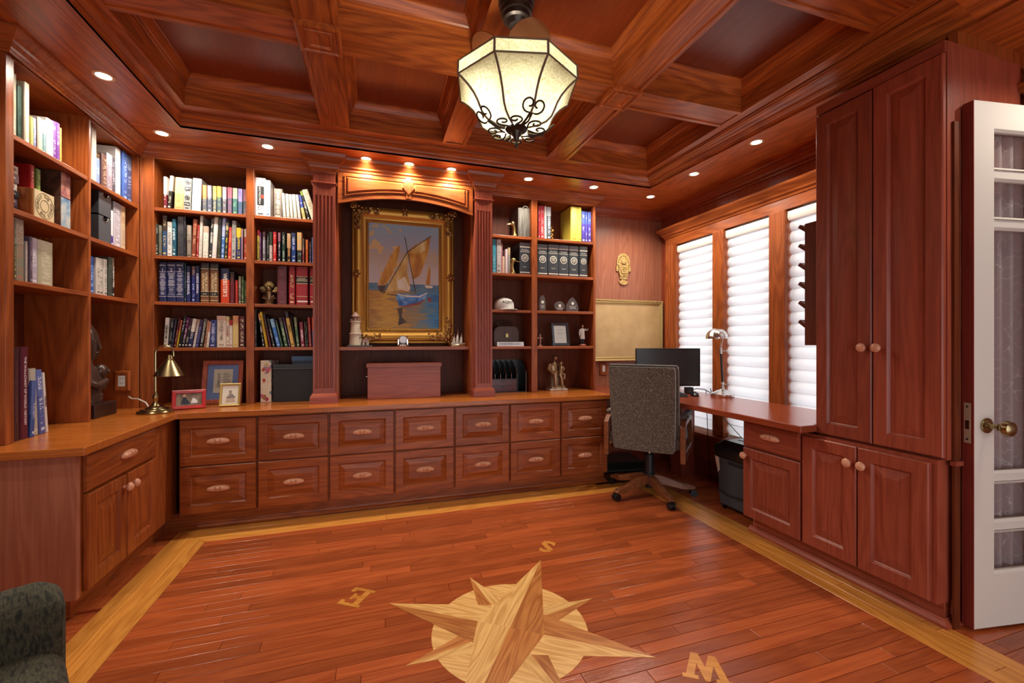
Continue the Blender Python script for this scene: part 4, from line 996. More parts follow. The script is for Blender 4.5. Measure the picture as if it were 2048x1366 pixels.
for (a, b_) in (((fx0, fz0), (fx1, fz0)), ((fx1, fz0), (fx1, fz1)), ((fx1, fz1), (fx0, fz1)), ((fx0, fz1), (fx0, fz0))):
    n = int(math.hypot(b_[0] - a[0], b_[1] - a[1]) / .014)
    for i in range(n):
        x = a[0] + (b_[0] - a[0]) * i / n; z = a[1] + (b_[1] - a[1]) * i / n
        bd.ball((x + (.014 if x >= fx1 - .001 else -.014 if x <= fx0 + .001 else 0), -.015, z + (.014 if z >= fz1 - .001 else -.014 if z <= fz0 + .001 else 0)), .0045, 6, 4)
bd.build('bead_row', M_dgold, pt, smooth=True)['kind'] = 'stuff'
# ---- things on the alcove shelf
lh = thing('lighthouse_model', 'white model lighthouse beside the painting', 'ornament', (-.108, 3.40, 1.1105))
bx(-.075, .10, -.05, .05, 0, .012).build('base', pc('4c4a44'), lh)
MB().lathe([(.046, .012), (.040, .09), (.040, .092), (.046, .094), (.046, .10), (.038, .102), (.032, .18), (.038, .184), (.038, .19), (.024, .192)], (-.02, 0, 0), 20).build('tower', pc('cfc5ae', .6), lh, smooth=True)
MB().lathe([(.021, .192), (.021, .225)], (-.02, 0, 0), 12).build('lantern_room', pc('8c6a5a'), lh)
MB().lathe([(.031, .225), (.030, .229), (.012, .25), (.003, .262)], (-.02, 0, 0), 12).build('roof', pc('a07f74', .6), lh)
for z in (.06, .13): bx(.012, .016, -.038, -.03, z, z + .02).build('window', pc('26221e'), lh)
for k in range(8): MB().tube([(-.02 + .034 * math.cos(k * PI / 4), .034 * math.sin(k * PI / 4), .19), (-.02 + .034 * math.cos(k * PI / 4), .034 * math.sin(k * PI / 4), .208)], .0015, 5).build('railing_post', pc('cfc5ae'), lh)
hs = MB().box(.03, .075, -.035, .02, .012, .048).build('keeper_house', pc('c2ad98', .6), lh)
MB().prism([(.026, .047), (.079, .047), (.0525, .072)], -.038, .023, 'Y').build('house_roof', pc('8f6f62'), hs)
bx(.046, .058, -.037, -.034, .012, .036).build('house_door', pc('2c2622'), hs)
dsh = thing('glass_clock', 'small glass and silver desk clock in front of the painting frame', 'clock', (.215, 3.385, 1.1105))
MB().lathe([(.040, 0), (.042, .006), (.036, .016), (.022, .020)], seg=24).build('base', M_steel, dsh, smooth=True)
MB().lathe([(.024, -.010), (.028, -.006), (.028, .006), (.024, .010)], (0, 0, .052), 24, 'Y').build('dial', plain('clock_glass', 'c9ccd0', .08), dsh, smooth=True)
MB().lathe([(.033, -.006), (.033, .006), (.028, .007), (.028, -.007)], (0, 0, .052), 24, 'Y', False).build('bezel', M_steel, dsh, smooth=True)
for s in (-1, 1): bx(s * .034 - .004, s * .034 + .004, -.006, .006, .012, .056).build('side_post', M_steel, dsh)
sp = thing('ship_figurine', 'small metal sailing ship figurine at the right end of the alcove shelf', 'ornament', (.648, 3.40, 1.1105))
MB().loft([[(-.055, 0, .0), (0, -.02, .0), (.055, 0, .0), (0, .02, .0)], [(-.052, 0, .012), (0, -.022, .012), (.052, 0, .012), (0, .022, .012)], [(-.062, 0, .030), (0, -.016, .022), (.060, 0, .028), (0, .016, .022)]]).build('hull', plain('pewter', (.55, .50, .38, 1), .35, .8), sp)
pw = plain('pale_pewter', (.72, .68, .55, 1), .3, .7)
for k, (x, h) in enumerate(((-.032, .075), (-.004, .112), (.026, .088))):
    MB().tube([(x, 0, .02), (x, 0, .03 + h)], .0016, 6).build('mast', M_dgold, sp)
    n = 6; m = MB()
    m.loft([[(x + .004 + .026 * math.sin(PI * s / n) * (.6 + .4 * t), -.018 * (1 - t) + .004, .026 + h * t) for s in range(1)] + [(x + .002, .010 * (1 - t), .026 + h * t), (x - .020 * (1 - t), -.004, .026 + h * t * .96)] for t in (0, .3, .6, .97)], closed=True)
    m.build('sail', pw, sp, smooth=True)
wb = thing('storage_box', 'long reddish wooden box with an overhanging lid under the alcove shelf', 'box', (-.042, 3.30, .7255), math.radians(-2.4))
bx(0, .53, 0, .22, 0, .235).build('body', wd('red', 'X'), wb, bev=.002); bx(-.008, .538, -.008, .228, .233, .262).build('lid', wd('red', 'X'), wb, bev=.002)
MB().lathe([(.004, 0), (.007, -.012), (.005, -.018), (.001, -.02)], (0, .11, .16), 10, 'X').build('knob', M_steel, wb, smooth=True)
# ---- left bay foot: black file box, blue box, floral binder
fb = thing('file_box', 'black file box standing by the foot of the left pilaster', 'box', (-.668, 3.358, .7255), math.radians(-3))
bx(0, .262, 0, .19, 0, .228).build('body', plain('black_board', '17181a', .6), fb, bev=.002); bx(-.003, .265, -.003, .193, .226, .262).build('lid', plain('grey_lid', '23262c', .45), fb, bev=.003)
bx(0, .262, -.004, -.002, .232, .235).build('lid_edge', pc('50545c'), fb)
bb_ = thing('blue_box', 'flat blue box lying on top of the black file box', 'box', (-.548, 3.37, .989), math.radians(-2))
bx(0, .14, 0, .15, 0, .044).build('body', pc('22303f', .6), bb_); bx(-.004, .146, -.004, .154, .022, .0565).build('lid', pc('34516f', .6), bb_, bev=.002)
flm, nt, b = newmat('floral_print'); tc = N(nt, 'ShaderNodeTexCoord'); vo = N(nt, 'ShaderNodeTexVoronoi'); vo.inputs['Scale'].default_value = 26; nt.links.new(tc.outputs['Object'], vo.inputs['Vector'])
nz = N(nt, 'ShaderNodeTexNoise'); nz.inputs['Scale'].default_value = 30; nt.links.new(tc.outputs['Object'], nz.inputs['Vector'])
blob = math_n(nt, 'LESS_THAN', math_n(nt, 'ADD', vo.outputs['Distance'], math_n(nt, 'MULTIPLY', math_n(nt, 'SUBTRACT', nz.outputs[0], .5), .5)), .42)
sp_ = N(nt, 'ShaderNodeSeparateColor'); nt.links.new(vo.outputs['Color'], sp_.inputs[0])
nt.links.new(mix_n(nt, blob, lin('cfc0a8'), ramp(nt, sp_.outputs[0], [(0, '9a2c50'), (.4, 'c06a7a'), (.55, 'a8401c'), (.7, '7a8a4c'), (.85, '6a70a0'), (1, 'd8b45c')])), b.inputs['Base Color']); b.inputs['Roughness'].default_value = .5
fl = MB().box(0, .068, 0, .20, 0, .292).build('binder', flm, None, (-.75, 3.378, .7255), (0, 0, math.radians(-3)), bev=.002)
tag(fl, 'floral patterned binder standing left of the black file box', 'binder'); MB().box(.004, .064, .006, .203, .004, .288).build('pages', M_pages, fl)
# ---- picture frames on the worktop
def frame(name, label, loc, rz, w, h, bw, mat, inner, tilt=-12, depth=.014, mats=None):
    t = thing(name, label, 'picture frame', loc, rz)
    fr = MB(); fr.sweep([(w, 0), (0, 0), (0, h), (w, h)], [(0, 0), (0, depth), (-.003, depth + .002), (-bw + .003, depth), (-bw, depth * .6), (-bw, 0)], True)
    fr.v = [(v[0], -v[2], v[1]) for v in fr.v]; rot = RX(math.radians(tilt)); lift = T(0, 0, .0)
    xf(fr, lift @ rot).build('moulding', mat, t)
    back = xf(bx(.002, w - .002, 0, .004, .002, h - .002), rot).build('backing', pc('2a211c'), t)
    xf(bx(bw - .002, w - bw + .002, -depth * .5, -.001, bw - .002, h - bw + .002), rot).build('picture', inner, t)
    st = xf(bx(w / 2 - .02, w / 2 + .02, -.002, .001, 0, h * .8), T(0, 0, 0))
    a = math.radians(tilt); top = Vector((0, 0, h * .75)); p = rot @ Vector((0, .005, h * .75))
    leg = MB(); leg.loft([[(w / 2 - .015, p.y, p.z), (w / 2 + .015, p.y, p.z), (w / 2 + .015, p.y + .002, p.z), (w / 2 - .015, p.y + .002, p.z)], [(w / 2 - .025, p.y + h * .25, 0), (w / 2 + .025, p.y + h * .25, 0), (w / 2 + .025, p.y + h * .25 + .002, 0), (w / 2 - .025, p.y + h * .25 + .002, 0)]])
    leg.build('strut', pc('2a211c'), t)
    return t, rot
def onpic(t, rot, y, m, name, mat):
    xf(m, rot @ T(0, y, 0)).build(name, mat, [c for c in t.children if c.name.startswith('picture')][0])
t, rot = frame('photo_frame', 'red photo frame with a person and a white dog, beside the brass lamp', (-1.188, 3.165, .726), math.radians(13), .172, .118, .021, plain('red_lacquer', 'b02024', .3), brush('photo_ground', [(.3, '5a4a3c'), (.6, '8c7a64'), (.8, 'a08e78')], 40))
onpic(t, rot, -.008, flat([(.045, .03), (.075, .03), (.095, .032), (.08, .055), (.07, .072), (.06, .075), (.052, .06)], -.001, 0), 'person_print', pc('232a3c'))
onpic(t, rot, -.0085, flat([(.062 + .009 * math.cos(a * PI / 5), .083 + .010 * math.sin(a * PI / 5)) for a in range(10)], -.001, 0), 'face_print', pc('c89a80'))
onpic(t, rot, -.0085, flat([(.095, .034), (.128, .034), (.130, .045), (.122, .058), (.112, .066), (.102, .064), (.098, .05)], -.001, 0), 'dog_print', pc('d0cfd4'))
t, rot = frame('photo_frame', 'small gold frame holding a pale drawing, in front of the blue matted frame', (-.955, 3.235, .726), math.radians(1), .118, .148, .014, plain('gold_paint', 'b59a55', .35, .3), plain('drawing_paper', 'd8d2c4', .6))
dr = brush('pencil_wash', [(.3, '5a5560'), (.6, '9a8c80')], 60)
onpic(t, rot, -.008, flat([(.05, .08), (.07, .08), (.082, .066), (.09, .058), (.078, .05), (.06, .052), (.045, .05), (.036, .058), (.05, .068)], -.0006, 0), 'figure_print', dr)
onpic(t, rot, -.008, flat([(.06 + .009 * math.cos(a * PI / 5), .093 + .011 * math.sin(a * PI / 5)) for a in range(10)], -.0006, 0), 'head_print', dr)
onpic(t, rot, -.008, flat([(.035, .028), (.088, .028), (.086, .046), (.037, .046)], -.0006, 0), 'bench_print', pc('b8a48c'))
t, rot = frame('photo_frame', 'dark wood frame with blue mat and a printed certificate', (-1.105, 3.385, .726), math.radians(-4), .245, .295, .030, wd('red', 'Z'), plain('blue_mat', '53618a', .5), -9)
onpic(t, rot, -.0075, flat([(.068, .075), (.182, .075), (.182, .235), (.068, .235)], -.0006, 0), 'certificate', plain('certificate_paper', 'a79c8a', .6))
lines = MB()
for k in range(9): lines.add(*flat([(.125, .205 - k * .011), (.170 if k % 3 else .155, .205 - k * .011), (.170 if k % 3 else .155, .2085 - k * .011), (.125, .2085 - k * .011)], -.0004, .0002).__dict__.values())
onpic(t, rot, -.0085, lines, 'print_lines', pc('5c564e'))
xf(xf(text_mb('MERIT', .028), STAND), T(.098, 0, .155) @ RY(PI / 2)); 
onpic(t, rot, -.0085, xf(text_mb('AWARD', .026), T(.098, 0, .160) @ STAND @ RZ(-PI / 2)), 'lettering', pc('2c2c30'))
# ---- brass lamp on the worktop
bl = thing('desk_lamp', 'antique brass lamp with a cone shade on the worktop corner', 'lamp', (-1.238, 3.085, .7255))
MB().lathe([(.088, 0), (.090, .006), (.086, .014), (.074, .018), (.070, .024), (.050, .028), (.044, .036), (.026, .042), (.018, .056), (.012, .060), (.011, .075), (.016, .085), (.014, .10), (.009, .115), (.007, .125)], seg=32).build('base', M_abrass, bl, smooth=True)
arc = [(0, 0, .12), (0, 0, .34)] + [(.0 + .045 - .045 * math.cos(a * PI / 8), 0, .355 + .045 * math.sin(a * PI / 8)) for a in range(9)] + [(.09, 0, .335)]
MB().tube(arc, .0055, 8).build('stem', M_abrass, bl, smooth=True)
MB().lathe([(.0785, .218), (.080, .219), (.030, .300), (.026, .306), (.022, .312), (.024, .318), (.022, .325), (.018, .326), (.014, .34), (.006, .345)], (.09 - .02, 0, 0), 32, cap=False).build('shade', M_abrass, bl, smooth=True)
MB().lathe([(.0775, .219), (.029, .297), (.024, .302), (.001, .303)], (.07, 0, 0), 32, cap=False).build('shade_lining', pc('d9cfc6', .5), bl, smooth=True)
MB().ball((.07, 0, .25), (.026, .026, .032)).build('bulb', pc('e8e4dc', .3), bl, smooth=True)
tag(MB().tube([(-1.475, 3.325, .80), (-1.44, 3.28, .792), (-1.38, 3.22, .795), (-1.33, 3.19, .775), (-1.305, 3.18, .735), (-1.29, 3.172, .732)], .004, 6).build('power_cord', pc('c9c4bc', .5), smooth=True), 'white lamp cord running from the wall outlet behind the brass lamp', 'cord')
ol = thing('wall_outlet', 'white wall outlet in a wooden plate beside the carved figure', 'outlet', (-1.513, 3.339, .90))
MB().rings(.086, .13, [(0, 0), (0, .006), (.008, .014), (.02, .014), (.024, .010)], 0, -.043, -.065).build('plate', wd('oak', 'Z'), ol)
bx(-.018, .018, -.0135, -.008, -.034, .034).build('socket', pc('d4d0c8', .4), ol)
for z in (.012, -.018):
    for x in (-.007, .005): bx(x, x + .002, -.0142, -.0135, z, z + .010).build('slot', pc('2c2a28'), ol)
# ---- carved mother and child
sc = thing('carved_figure', 'tall dark carved wooden figure holding a child, on a square base', 'sculpture', (-1.535, 3.035, .7255), PI / 2)
dkw = plain('polished_ebony', '46322b', .25)
bx(-.105, .105, -.085, .07, 0, .075).build('base', wd('dark', 'X'), sc, bev=.004)
def ringz(z, rx, ry, cx=0, cy=0, n=16, p=2.0): return [(cx + rx * math.copysign(abs(math.cos(2 * PI * k / n)) ** (2 / p), math.cos(2 * PI * k / n)), cy + ry * math.copysign(abs(math.sin(2 * PI * k / n)) ** (2 / p), math.sin(2 * PI * k / n)), z) for k in range(n)]
MB().loft([ringz(.075, .085, .055), ringz(.12, .09, .058), ringz(.13, .08, .05), ringz(.18, .094, .056, .006), ringz(.235, .088, .05, .0), ringz(.27, .06, .04, -.012), ringz(.30, .034, .03, -.02), ringz(.33, .028, .028, -.018)]).build('body', dkw, sc, smooth=True)
hd = MB().loft([ringz(.318, .018, .022, .0, -.004), ringz(.335, .034, .034, .004, -.008), ringz(.37, .042, .044, .004, -.004), ringz(.42, .046, .05, .0, .0), ringz(.46, .050, .05, -.004, .004), ringz(.50, .046, .042, -.010, .01), ringz(.522, .028, .026, -.012, .012), ringz(.53, .006, .006, -.012, .012)]).build('head', dkw, sc, smooth=True)
MB().loft([[(-.006, -.046, .44), (.006, -.046, .44), (.006, -.040, .44), (-.006, -.040, .44)], [(-.009, -.060, .385), (.013, -.060, .385), (.013, -.042, .385), (-.009, -.042, .385)], [(-.006, -.050, .378), (.010, -.050, .378), (.010, -.040, .378), (-.006, -.040, .378)]]).build('nose', dkw, hd)
for s in (-1, 1): MB().ball((.003 + s * .019, -.040, .425), (.012, .008, .006), 10, 6).build('eye', dkw, hd, smooth=True)
MB().ball((.003, -.044, .362), (.014, .007, .005), 10, 6).build('mouth', dkw, hd, smooth=True)
MB().loft([ringz(.42, .056, .052, -.004, .014), ringz(.48, .058, .052, -.008, .016), ringz(.52, .04, .036, -.012, .014), ringz(.54, .008, .008, -.012, .014)]).build('hood', dkw, hd, smooth=True)
ch = MB().ball((.048, -.035, .255), (.036, .034, .040)).build('child_head', dkw, sc, smooth=True)
MB().ball((.052, -.070, .252), (.006, .008, .010), 8, 6).build('child_nose', dkw, ch, smooth=True)
for s in (-1, 1): MB().ball((.052 + s * .014, -.062, .262), (.007, .006, .003), 8, 5).build('child_eye', dkw, ch, smooth=True)
MB().tube([(-.06, -.02, .26), (-.085, -.04, .20), (-.04, -.065, .175), (.03, -.07, .20)], [.024, .026, .022, .016], 10).build('arm', dkw, sc, smooth=True)
MB().tube([(.04, -.03, .22), (.075, -.03, .19), (.08, -.02, .15)], [.022, .028, .022], 10).build('child_body', dkw, sc, smooth=True)
# ================================================================ MORE SHELF OBJECTS
# game boxes, stacked sets and the wooden cube on the left wall
def printed(name, stops, sc=14): return brush(name, stops, sc, (1, 1, 1))
gm1 = printed('box_art_red', [(.3, '4a2430'), (.45, '8a4a4c'), (.55, 'b07a6a'), (.65, '5a6a8c'), (.8, 'c8a890')])
gm2 = printed('box_art_blue', [(.3, '3a6a94'), (.5, '9aa8b0'), (.65, 'c8b8a0'), (.8, '6a8ab0')])
brn = printed('box_art_brown', [(.35, '2c1c16'), (.55, '5a3826'), (.7, '3a2c20')], 20)
gb = thing('game_box', 'game box with a red pictorial spine, stacked on the blue one', 'box', (-1.475, 2.705, 1.8715), PI / 2)
bx(0, .068, 0, .20, 0, .125).build('body', brn, gb); bx(.001, .067, -.002, .0, .002, .123).build('spine_print', gm1, gb)
gb = thing('game_box', 'game box with a blue pictorial spine, under the red one', 'box', (-1.475, 2.704, 1.7105), PI / 2)
bx(0, .070, 0, .20, 0, .16).build('body', brn, gb); bx(.001, .069, -.002, 0, .002, .158).build('spine_print', gm2, gb)
o = thing('game_box', 'orange and navy box between the wooden cube and the game boxes', 'box', (-1.50, 2.655, 1.7105), PI / 2)
bx(0, .042, 0, .18, 0, .135).build('body', pc('2c3454'), o); bx(.001, .041, -.002, 0, .05, .134).build('spine_print', printed('box_art_orange', [(.3, 'b0601c'), (.6, 'd89a3c'), (.8, '8a3a1c')]), o)
o = book(.026, .255, .18, 'a01c20', 'e0b0a0', 'a01c20', .9); o.matrix_world = T(-1.50, 2.553, 1.7106) @ RZ(PI / 2); tag(o, 'bright red book standing behind the wooden cube', 'book')
o = book(.028, .25, .18, '2c3a2c', '9ac040', '5a7a2c', .55); o.matrix_world = T(-1.50, 2.590, 1.7106) @ RZ(PI / 2); tag(o, 'green book right of the bright red one', 'book')
zt = 1.7106
for k, (h, c) in enumerate(((.034, '3a2c34'), (.04, '5a4a5c'), (.028, '2a2a30'), (.034, 'b0a8a0'), (.040, '4a2430'), (.036, 'd0ccc4'))):
    o = MB().box(0, .165 - .004 * (k % 2), 0, .12, 0, h - .001).build('boxed_set', pc(c, .5), None, (-1.66, 2.352 + .003 * (k % 3), zt), (0, 0, 0)); zt += h
    bx(.120, .1665, .004, .10, h * .35, h * .6).build('title_print', pc('8a8078', .5), o)
    tag(o, ['lowest', 'second lowest', 'third lowest', 'third highest', 'second highest', 'topmost'][k] + ' flat boxed set in the stack behind the wooden cube', 'box', 'flat boxed sets behind the cube')
cb = thing('wooden_cube', 'pale wooden cube box with a ring of lettering on its front', 'box', (-1.445, 2.482, 1.7105), PI / 2)
bx(0, .124, .004, .12, 0, .128).build('body', wd('mid', 'Z'), cb, bev=.002); bx(.001, .123, 0, .004, .001, .127).build('front_plate', pc('c8b48a', .6), cb)
lt = MB(); word = 'THE FOREST THE FOREST '
for k, chh in enumerate(word):
    if chh == ' ': continue
    a = PI / 2 - 2 * PI * k / len(word)
    q = xf(text_mb(chh, .020), T(.062 + .042 * math.cos(a), -.0005, .064 + .042 * math.sin(a)) @ STAND @ RZ(a - PI / 2)); lt.add(q.v, q.f)
lt.lathe([(.027, -.0004), (.027, -.0012), (.0258, -.0012), (.0258, -.0004)], (.062, 0, .064), 28, 'Y', False).lathe([(.057, -.0004), (.057, -.0012), (.0558, -.0012), (.0558, -.0004)], (.062, 0, .064), 32, 'Y', False)
lt.build('ring_lettering', pc('5a4630', .6), cb)
mg = plain('black_mesh', '24262a', .45)
for k, z in enumerate((1.7105, 1.867)):
    t = thing('mesh_file', 'black mesh file box with a finger hole, ' + ('lower' if k == 0 else 'upper') + ' of two on the left wall', 'file box', (-1.46, 2.985, z), PI / 2)
    h = .15 if k == 0 else .126
    m = MB(); m.box(0, .003, .003, .2, 0, h).box(.112, .115, .003, .2, 0, h).box(0, .115, .197, .2, 0, h).box(0, .115, .003, .2, 0, .003); m.build('body', mg, t)
    fr = [(0, 0), (.115, 0), (.115, h)] + [(.0575 + .026 * math.cos(a * PI / 8), h - .026 * math.sin(a * PI / 8)) for a in range(9)] + [(0, h)]
    flat(fr, 0, .003).build('front', plain('grey_front', '4a4e54', .4), t)
    MB().tube([(.0575 + .026 * math.cos(a * PI / 8), -.001, h - .026 * math.sin(a * PI / 8)) for a in range(9)], .002, 6).build('hole_rim', M_steel, t)
    bx(.004, .111, .01, .19, .004, h - .02).build('papers', pc('3a3a3e'), t)
# idol left of the maroon binder
idl = thing('brass_idol', 'ornate brass figure with a flaming crown, left of the maroon binder', 'figurine', (-.712, 3.46, 1.4105))
MB().lathe([(.036, 0), (.038, .012), (.030, .02), (.034, .03), (.026, .04), (.012, .044)], seg=16).build('base', M_bronze, idl, smooth=True)
MB().tube([(0, 0, .04), (0, 0, .07), (0, -.004, .10)], [.020, .024, .020], 10).build('torso', M_bronze, idl, smooth=True)
MB().ball((0, -.006, .118), (.021, .019, .024), 12, 8).build('face', M_bronze, idl, smooth=True)
m = MB()
for a in range(-3, 4):
    an = a * .36; c = Vector((math.sin(an) * .018, 0, .128 + math.cos(an) * .012)); t_ = Vector((math.sin(an) * (.036 + .008 * (a == 0)), 0, .128 + math.cos(an) * .046)); s = Vector((math.cos(an) * .010, 0, -math.sin(an) * .010))
    m.loft([[c - s + Vector((0, -.004, 0)), c + s + Vector((0, -.004, 0)), c + s + Vector((0, .004, 0)), c - s + Vector((0, .004, 0))], [t_ + Vector((-.001, -.001, 0)), t_ + Vector((.001, -.001, 0)), t_ + Vector((.001, .001, 0)), t_ + Vector((-.001, .001, 0))]])
m.build('crown', M_brass, idl)
for s in (-1, 1):
    MB().tube([(s * .018, 0, .10), (s * .045, -.004, .098), (s * .058, -.006, .115)], [.008, .008, .005], 8).build('arm', M_bronze, idl, smooth=True)
    m = MB(); pts = [(s * .02, .10), (s * .035, .135), (s * .055, .132), (s * .062, .12), (s * .052, .10), (s * .035, .09)]
    m.prism(pts, .004, .009, 'Y'); m.build('wing', M_brass, idl)
    MB().tube([(s * .016, -.004, .05), (s * .040, -.012, .052), (s * .030, -.018, .066), (s * .018, -.018, .058)], [.010, .010, .008, .006], 8).build('leg', M_bronze, idl, smooth=True)
# brass ducks (bookends)
def duck(label, x, y, z, sgn, rr):
    t = thing('duck_bookend', label, 'bookend', (x, y, z)); t.scale = (sgn, 1, 1)
    MB().lathe([(.030, 0), (.031, .008), (.026, .012)], seg=18).build('base', M_brass, t, smooth=True)
    MB().tube([(0, 0, .008), (.004, 0, .04), (.003, 0, .075), (-.004, 0, .098)], [.027, .020, .0155, .015], 14).build('neck', M_brass, t, smooth=True)
    h = MB().ball((-.010, 0, .115), (.024, .019, .022), 14, 9).build('head', M_brass, t, smooth=True)
    MB().loft([[(-.026, -.010, .106), (-.026, .010, .106), (-.026, .009, .118), (-.026, -.009, .118)], [(-.048, -.009, .102), (-.048, .009, .102), (-.048, .008, .109), (-.048, -.008, .109)], [(-.066, -.008, .1035), (-.066, .008, .1035), (-.066, .006, .107), (-.066, -.006, .107)]]).build('bill', M_brass, h)
    for s in (-1, 1): MB().ball((-.018, s * .0165, .120), .003, 6, 4).build('eye', M_iron, h)
    return t
duck('brass duck head bookend facing left beside the worn old book', 1.118, 3.40, 2.0205, 1, 0)
duck('brass duck head bookend facing right between thin books and an encyclopedia', 1.098, 3.385, 1.7105, -1, 0)
ob = thing('old_bible', 'very worn thick grey leather book beside the brass duck', 'book', (1.146, 3.365, 2.0205)); ob.scale = (.85, 1, 1)
lw = brush('worn_leather', [(.3, '3c3834'), (.5, '5a5650'), (.7, '6e6a62')], 60, (1, 1, .15))
MB().prism([(0, .2), (0, .006), (.02, 0), (.10, 0), (.122, .006), (.122, .2), (.116, .2), (.116, .012), (.006, .012), (.006, .2)], 0, .245).build('cover', lw, ob, bev=.003)
bx(.007, .115, .013, .19, .004, .238).build('pages', pc('8a7c64', .8), ob)
MB().tube([(.045, .0, .243), (.06, -.006, .256), (.085, -.004, .256), (.10, .002, .244)], .006, 6).build('torn_spine', lw, ob)
for x in (.04, .085): bx(x, x + .003, -.003, .001, .004, .24).build('spine_ridge', lw, ob)
ctt = MB()
for k in range(18):
    ctt.ball((.010 * math.sin(k * 1.1), .008 * math.cos(k * .8), .008 + k * .0062), (.0055, .0055, .005), 7, 5)
tag(ctt.build('gold_chain_figure', M_gold, None, (1.462, 3.40, 2.0205), smooth=True), 'thin twisted gold figure beside the slate grey book', 'figurine')
# cap
cp = thing('baseball_cap', 'white baseball cap with embroidered letters on the right bookcase', 'cap', (1.045, 3.45, 1.4105))
cw = plain('white_cotton', 'cfcbc4', .8)
dome = [[(math.cos(2 * PI * k / 20) * .085 * r, math.sin(2 * PI * k / 20) * .095 * r, z) for k in range(20)] for r, z in ((1, .004), (1.02, .025), (.98, .06), (.82, .086), (.5, .102), (.05, .108))]
MB().loft(dome).build('crown', cw, cp, smooth=True)
MB().ball((0, 0, .109), (.007, .007, .004), 8, 5).build('button', cw, cp)
vis = []
for i in range(11):
    a = -PI / 2 + .35 + (i / 10 - .5) * 2.2
    vis.append(((math.cos(a) * .082, math.sin(a) * .092), (math.cos(a) * .082 + math.cos(-PI / 2 + .35) * .07 * math.sin(PI * i / 10) ** .6, math.sin(a) * .092 + math.sin(-PI / 2 + .35) * .07 * math.sin(PI * i / 10) ** .6)))
m = MB(); m.loft([[(p[0], p[1], .010), (q[0], q[1], .004), (q[0], q[1], .001), (p[0], p[1], .006)] for p, q in vis]); m.build('visor', cw, cp, smooth=True)
lm = text_mb('AGENT', .030, bold=.0006); lm.v = [(math.sin(v[0] / .09 + .1) * .0925, -math.cos(v[0] / .09 + .1) * .0995, v[1] + .062 - v[2]) for v in lm.v]; lm.build('lettering', pc('2a2a2e'), cp)
# doctor's bag
bg = thing('leather_bag', 'small brown leather bag with a handle and brass clasp behind the nameplate', 'bag', (1.058, 3.50, 1.1105))
lb = plain('brown_leather', '4a3226', .45)
MB().prism([(-.105, 0), (.125, 0), (.125, .12), (.11, .155), (.075, .172), (-.06, .172), (-.09, .155), (-.105, .12)], -.06, .06, 'Y').build('body', lb, bg, bev=.008)
MB().tube([(-.055, -.012, .165), (-.058, -.02, .20), (-.045, -.022, .208), (.055, -.022, .208), (.066, -.02, .20), (.062, -.012, .165)], .0085, 8).build('handle', plain('dark_leather', '3a2418', .4), bg, smooth=True)
bx(-.012, .030, -.066, -.06, .07, .125).build('flap', lb, bg); bx(-.002, .020, -.072, -.066, .075, .105).build('clasp', M_brass, bg)
np_ = thing('nameplate', 'clear acrylic nameplate in front of the brown leather bag', 'nameplate', (.957, 3.345, 1.1105))
acr = plain('acrylic', 'c6cace', .08); MB().prism([(0, 0), (.05, 0), (.05, .004), (.018, .036), (.006, .036)], 0, .23, 'X').build('wedge', acr, np_)
xf(text_mb('PLEASE TAKE A SEAT', .020), T(.115, .002, .020) @ RX(math.radians(80))).build('lettering', pc('6a6a94'), np_)
# acrylic awards
M_acr, nt, b = newmat('clear_acrylic'); b.inputs['Base Color'].default_value = (.9, .93, .95, 1); b.inputs['Transmission Weight'].default_value = .92; b.inputs['Roughness'].default_value = .03; b.inputs['IOR'].default_value = 1.3
def award(label, x, w, h, kind):
    t = thing('glass_award', label, 'award', (x, 3.40, 1.4105))
    n = 10
    if kind == 'arch': pts = [(-w * .42, 0), (w * .42, 0)] + [(w / 2 * math.cos(a * PI / 2 / n) ** .8 if a < n else 0, h * (.28 + .72 * math.sin(a * PI / 2 / n))) for a in range(n + 1)] + [(-w / 2 * math.cos(a * PI / 2 / n) ** .8, h * (.28 + .72 * math.sin(a * PI / 2 / n))) for a in range(n - 1, -1, -1)]
    elif kind == 'round': pts = [(w / 2 * math.sin(a), h / 2 - h / 2 * math.cos(a)) for a in [(.35 + (2 * PI - .7) * k / 20) for k in range(21)]]
    else: pts = [(-w * .42, 0), (w * .42, 0), (w * .5, h * .18), (w * .42, h * .5), (w * .22, h * .82), (0, h), (-w * .22, h * .82), (-w * .42, h * .5), (-w * .5, h * .18)]
    flat(pts, -.012, .012).build('plate', M_acr, t, bev=.004)
    MB().lathe([(.013, -.0135), (.013, -.0125)], (0, 0, h * .56), 16, 'Y').build('seal', pc('d8d4cc', .3), t)
    m = MB()
    for k in range(3): m.box(-w * (.28 - .06 * (k % 2)), w * (.28 - .06 * (k % 2)), -.0132, -.0122, h * (.20 + .07 * k), h * (.225 + .07 * k))
    m.build('engraving', pc('b8b4b0', .4), t)
award('narrow pointed clear glass award, nearest the divider', 1.372, .062, .135, 'arch'); award('round clear glass award between two pointed ones', 1.532, .098, .088, 'round'); award('wide pointed clear glass award, farthest from the divider', 1.655, .118, .128, 'tip')
cr = thing('crucifix', 'small copper coloured standing crucifix by the shelf divider', 'crucifix', (1.362, 3.42, 1.1105)); cpm = plain('copper', (.60, .33, .24, 1), .35, .6)
bx(-.014, .014, -.012, .012, 0, .010).build('base', cpm, cr); bx(-.004, .004, -.003, .003, .010, .102).build('upright', cpm, cr); bx(-.022, .022, -.003, .003, .066, .074).build('crossbar', cpm, cr)
MB().tube([(0, -.006, .025), (0, -.007, .050), (0, -.006, .072)], [.003, .006, .005], 7).ball((0, -.007, .080), .005, 7, 5).build('figure', cpm, cr, smooth=True)
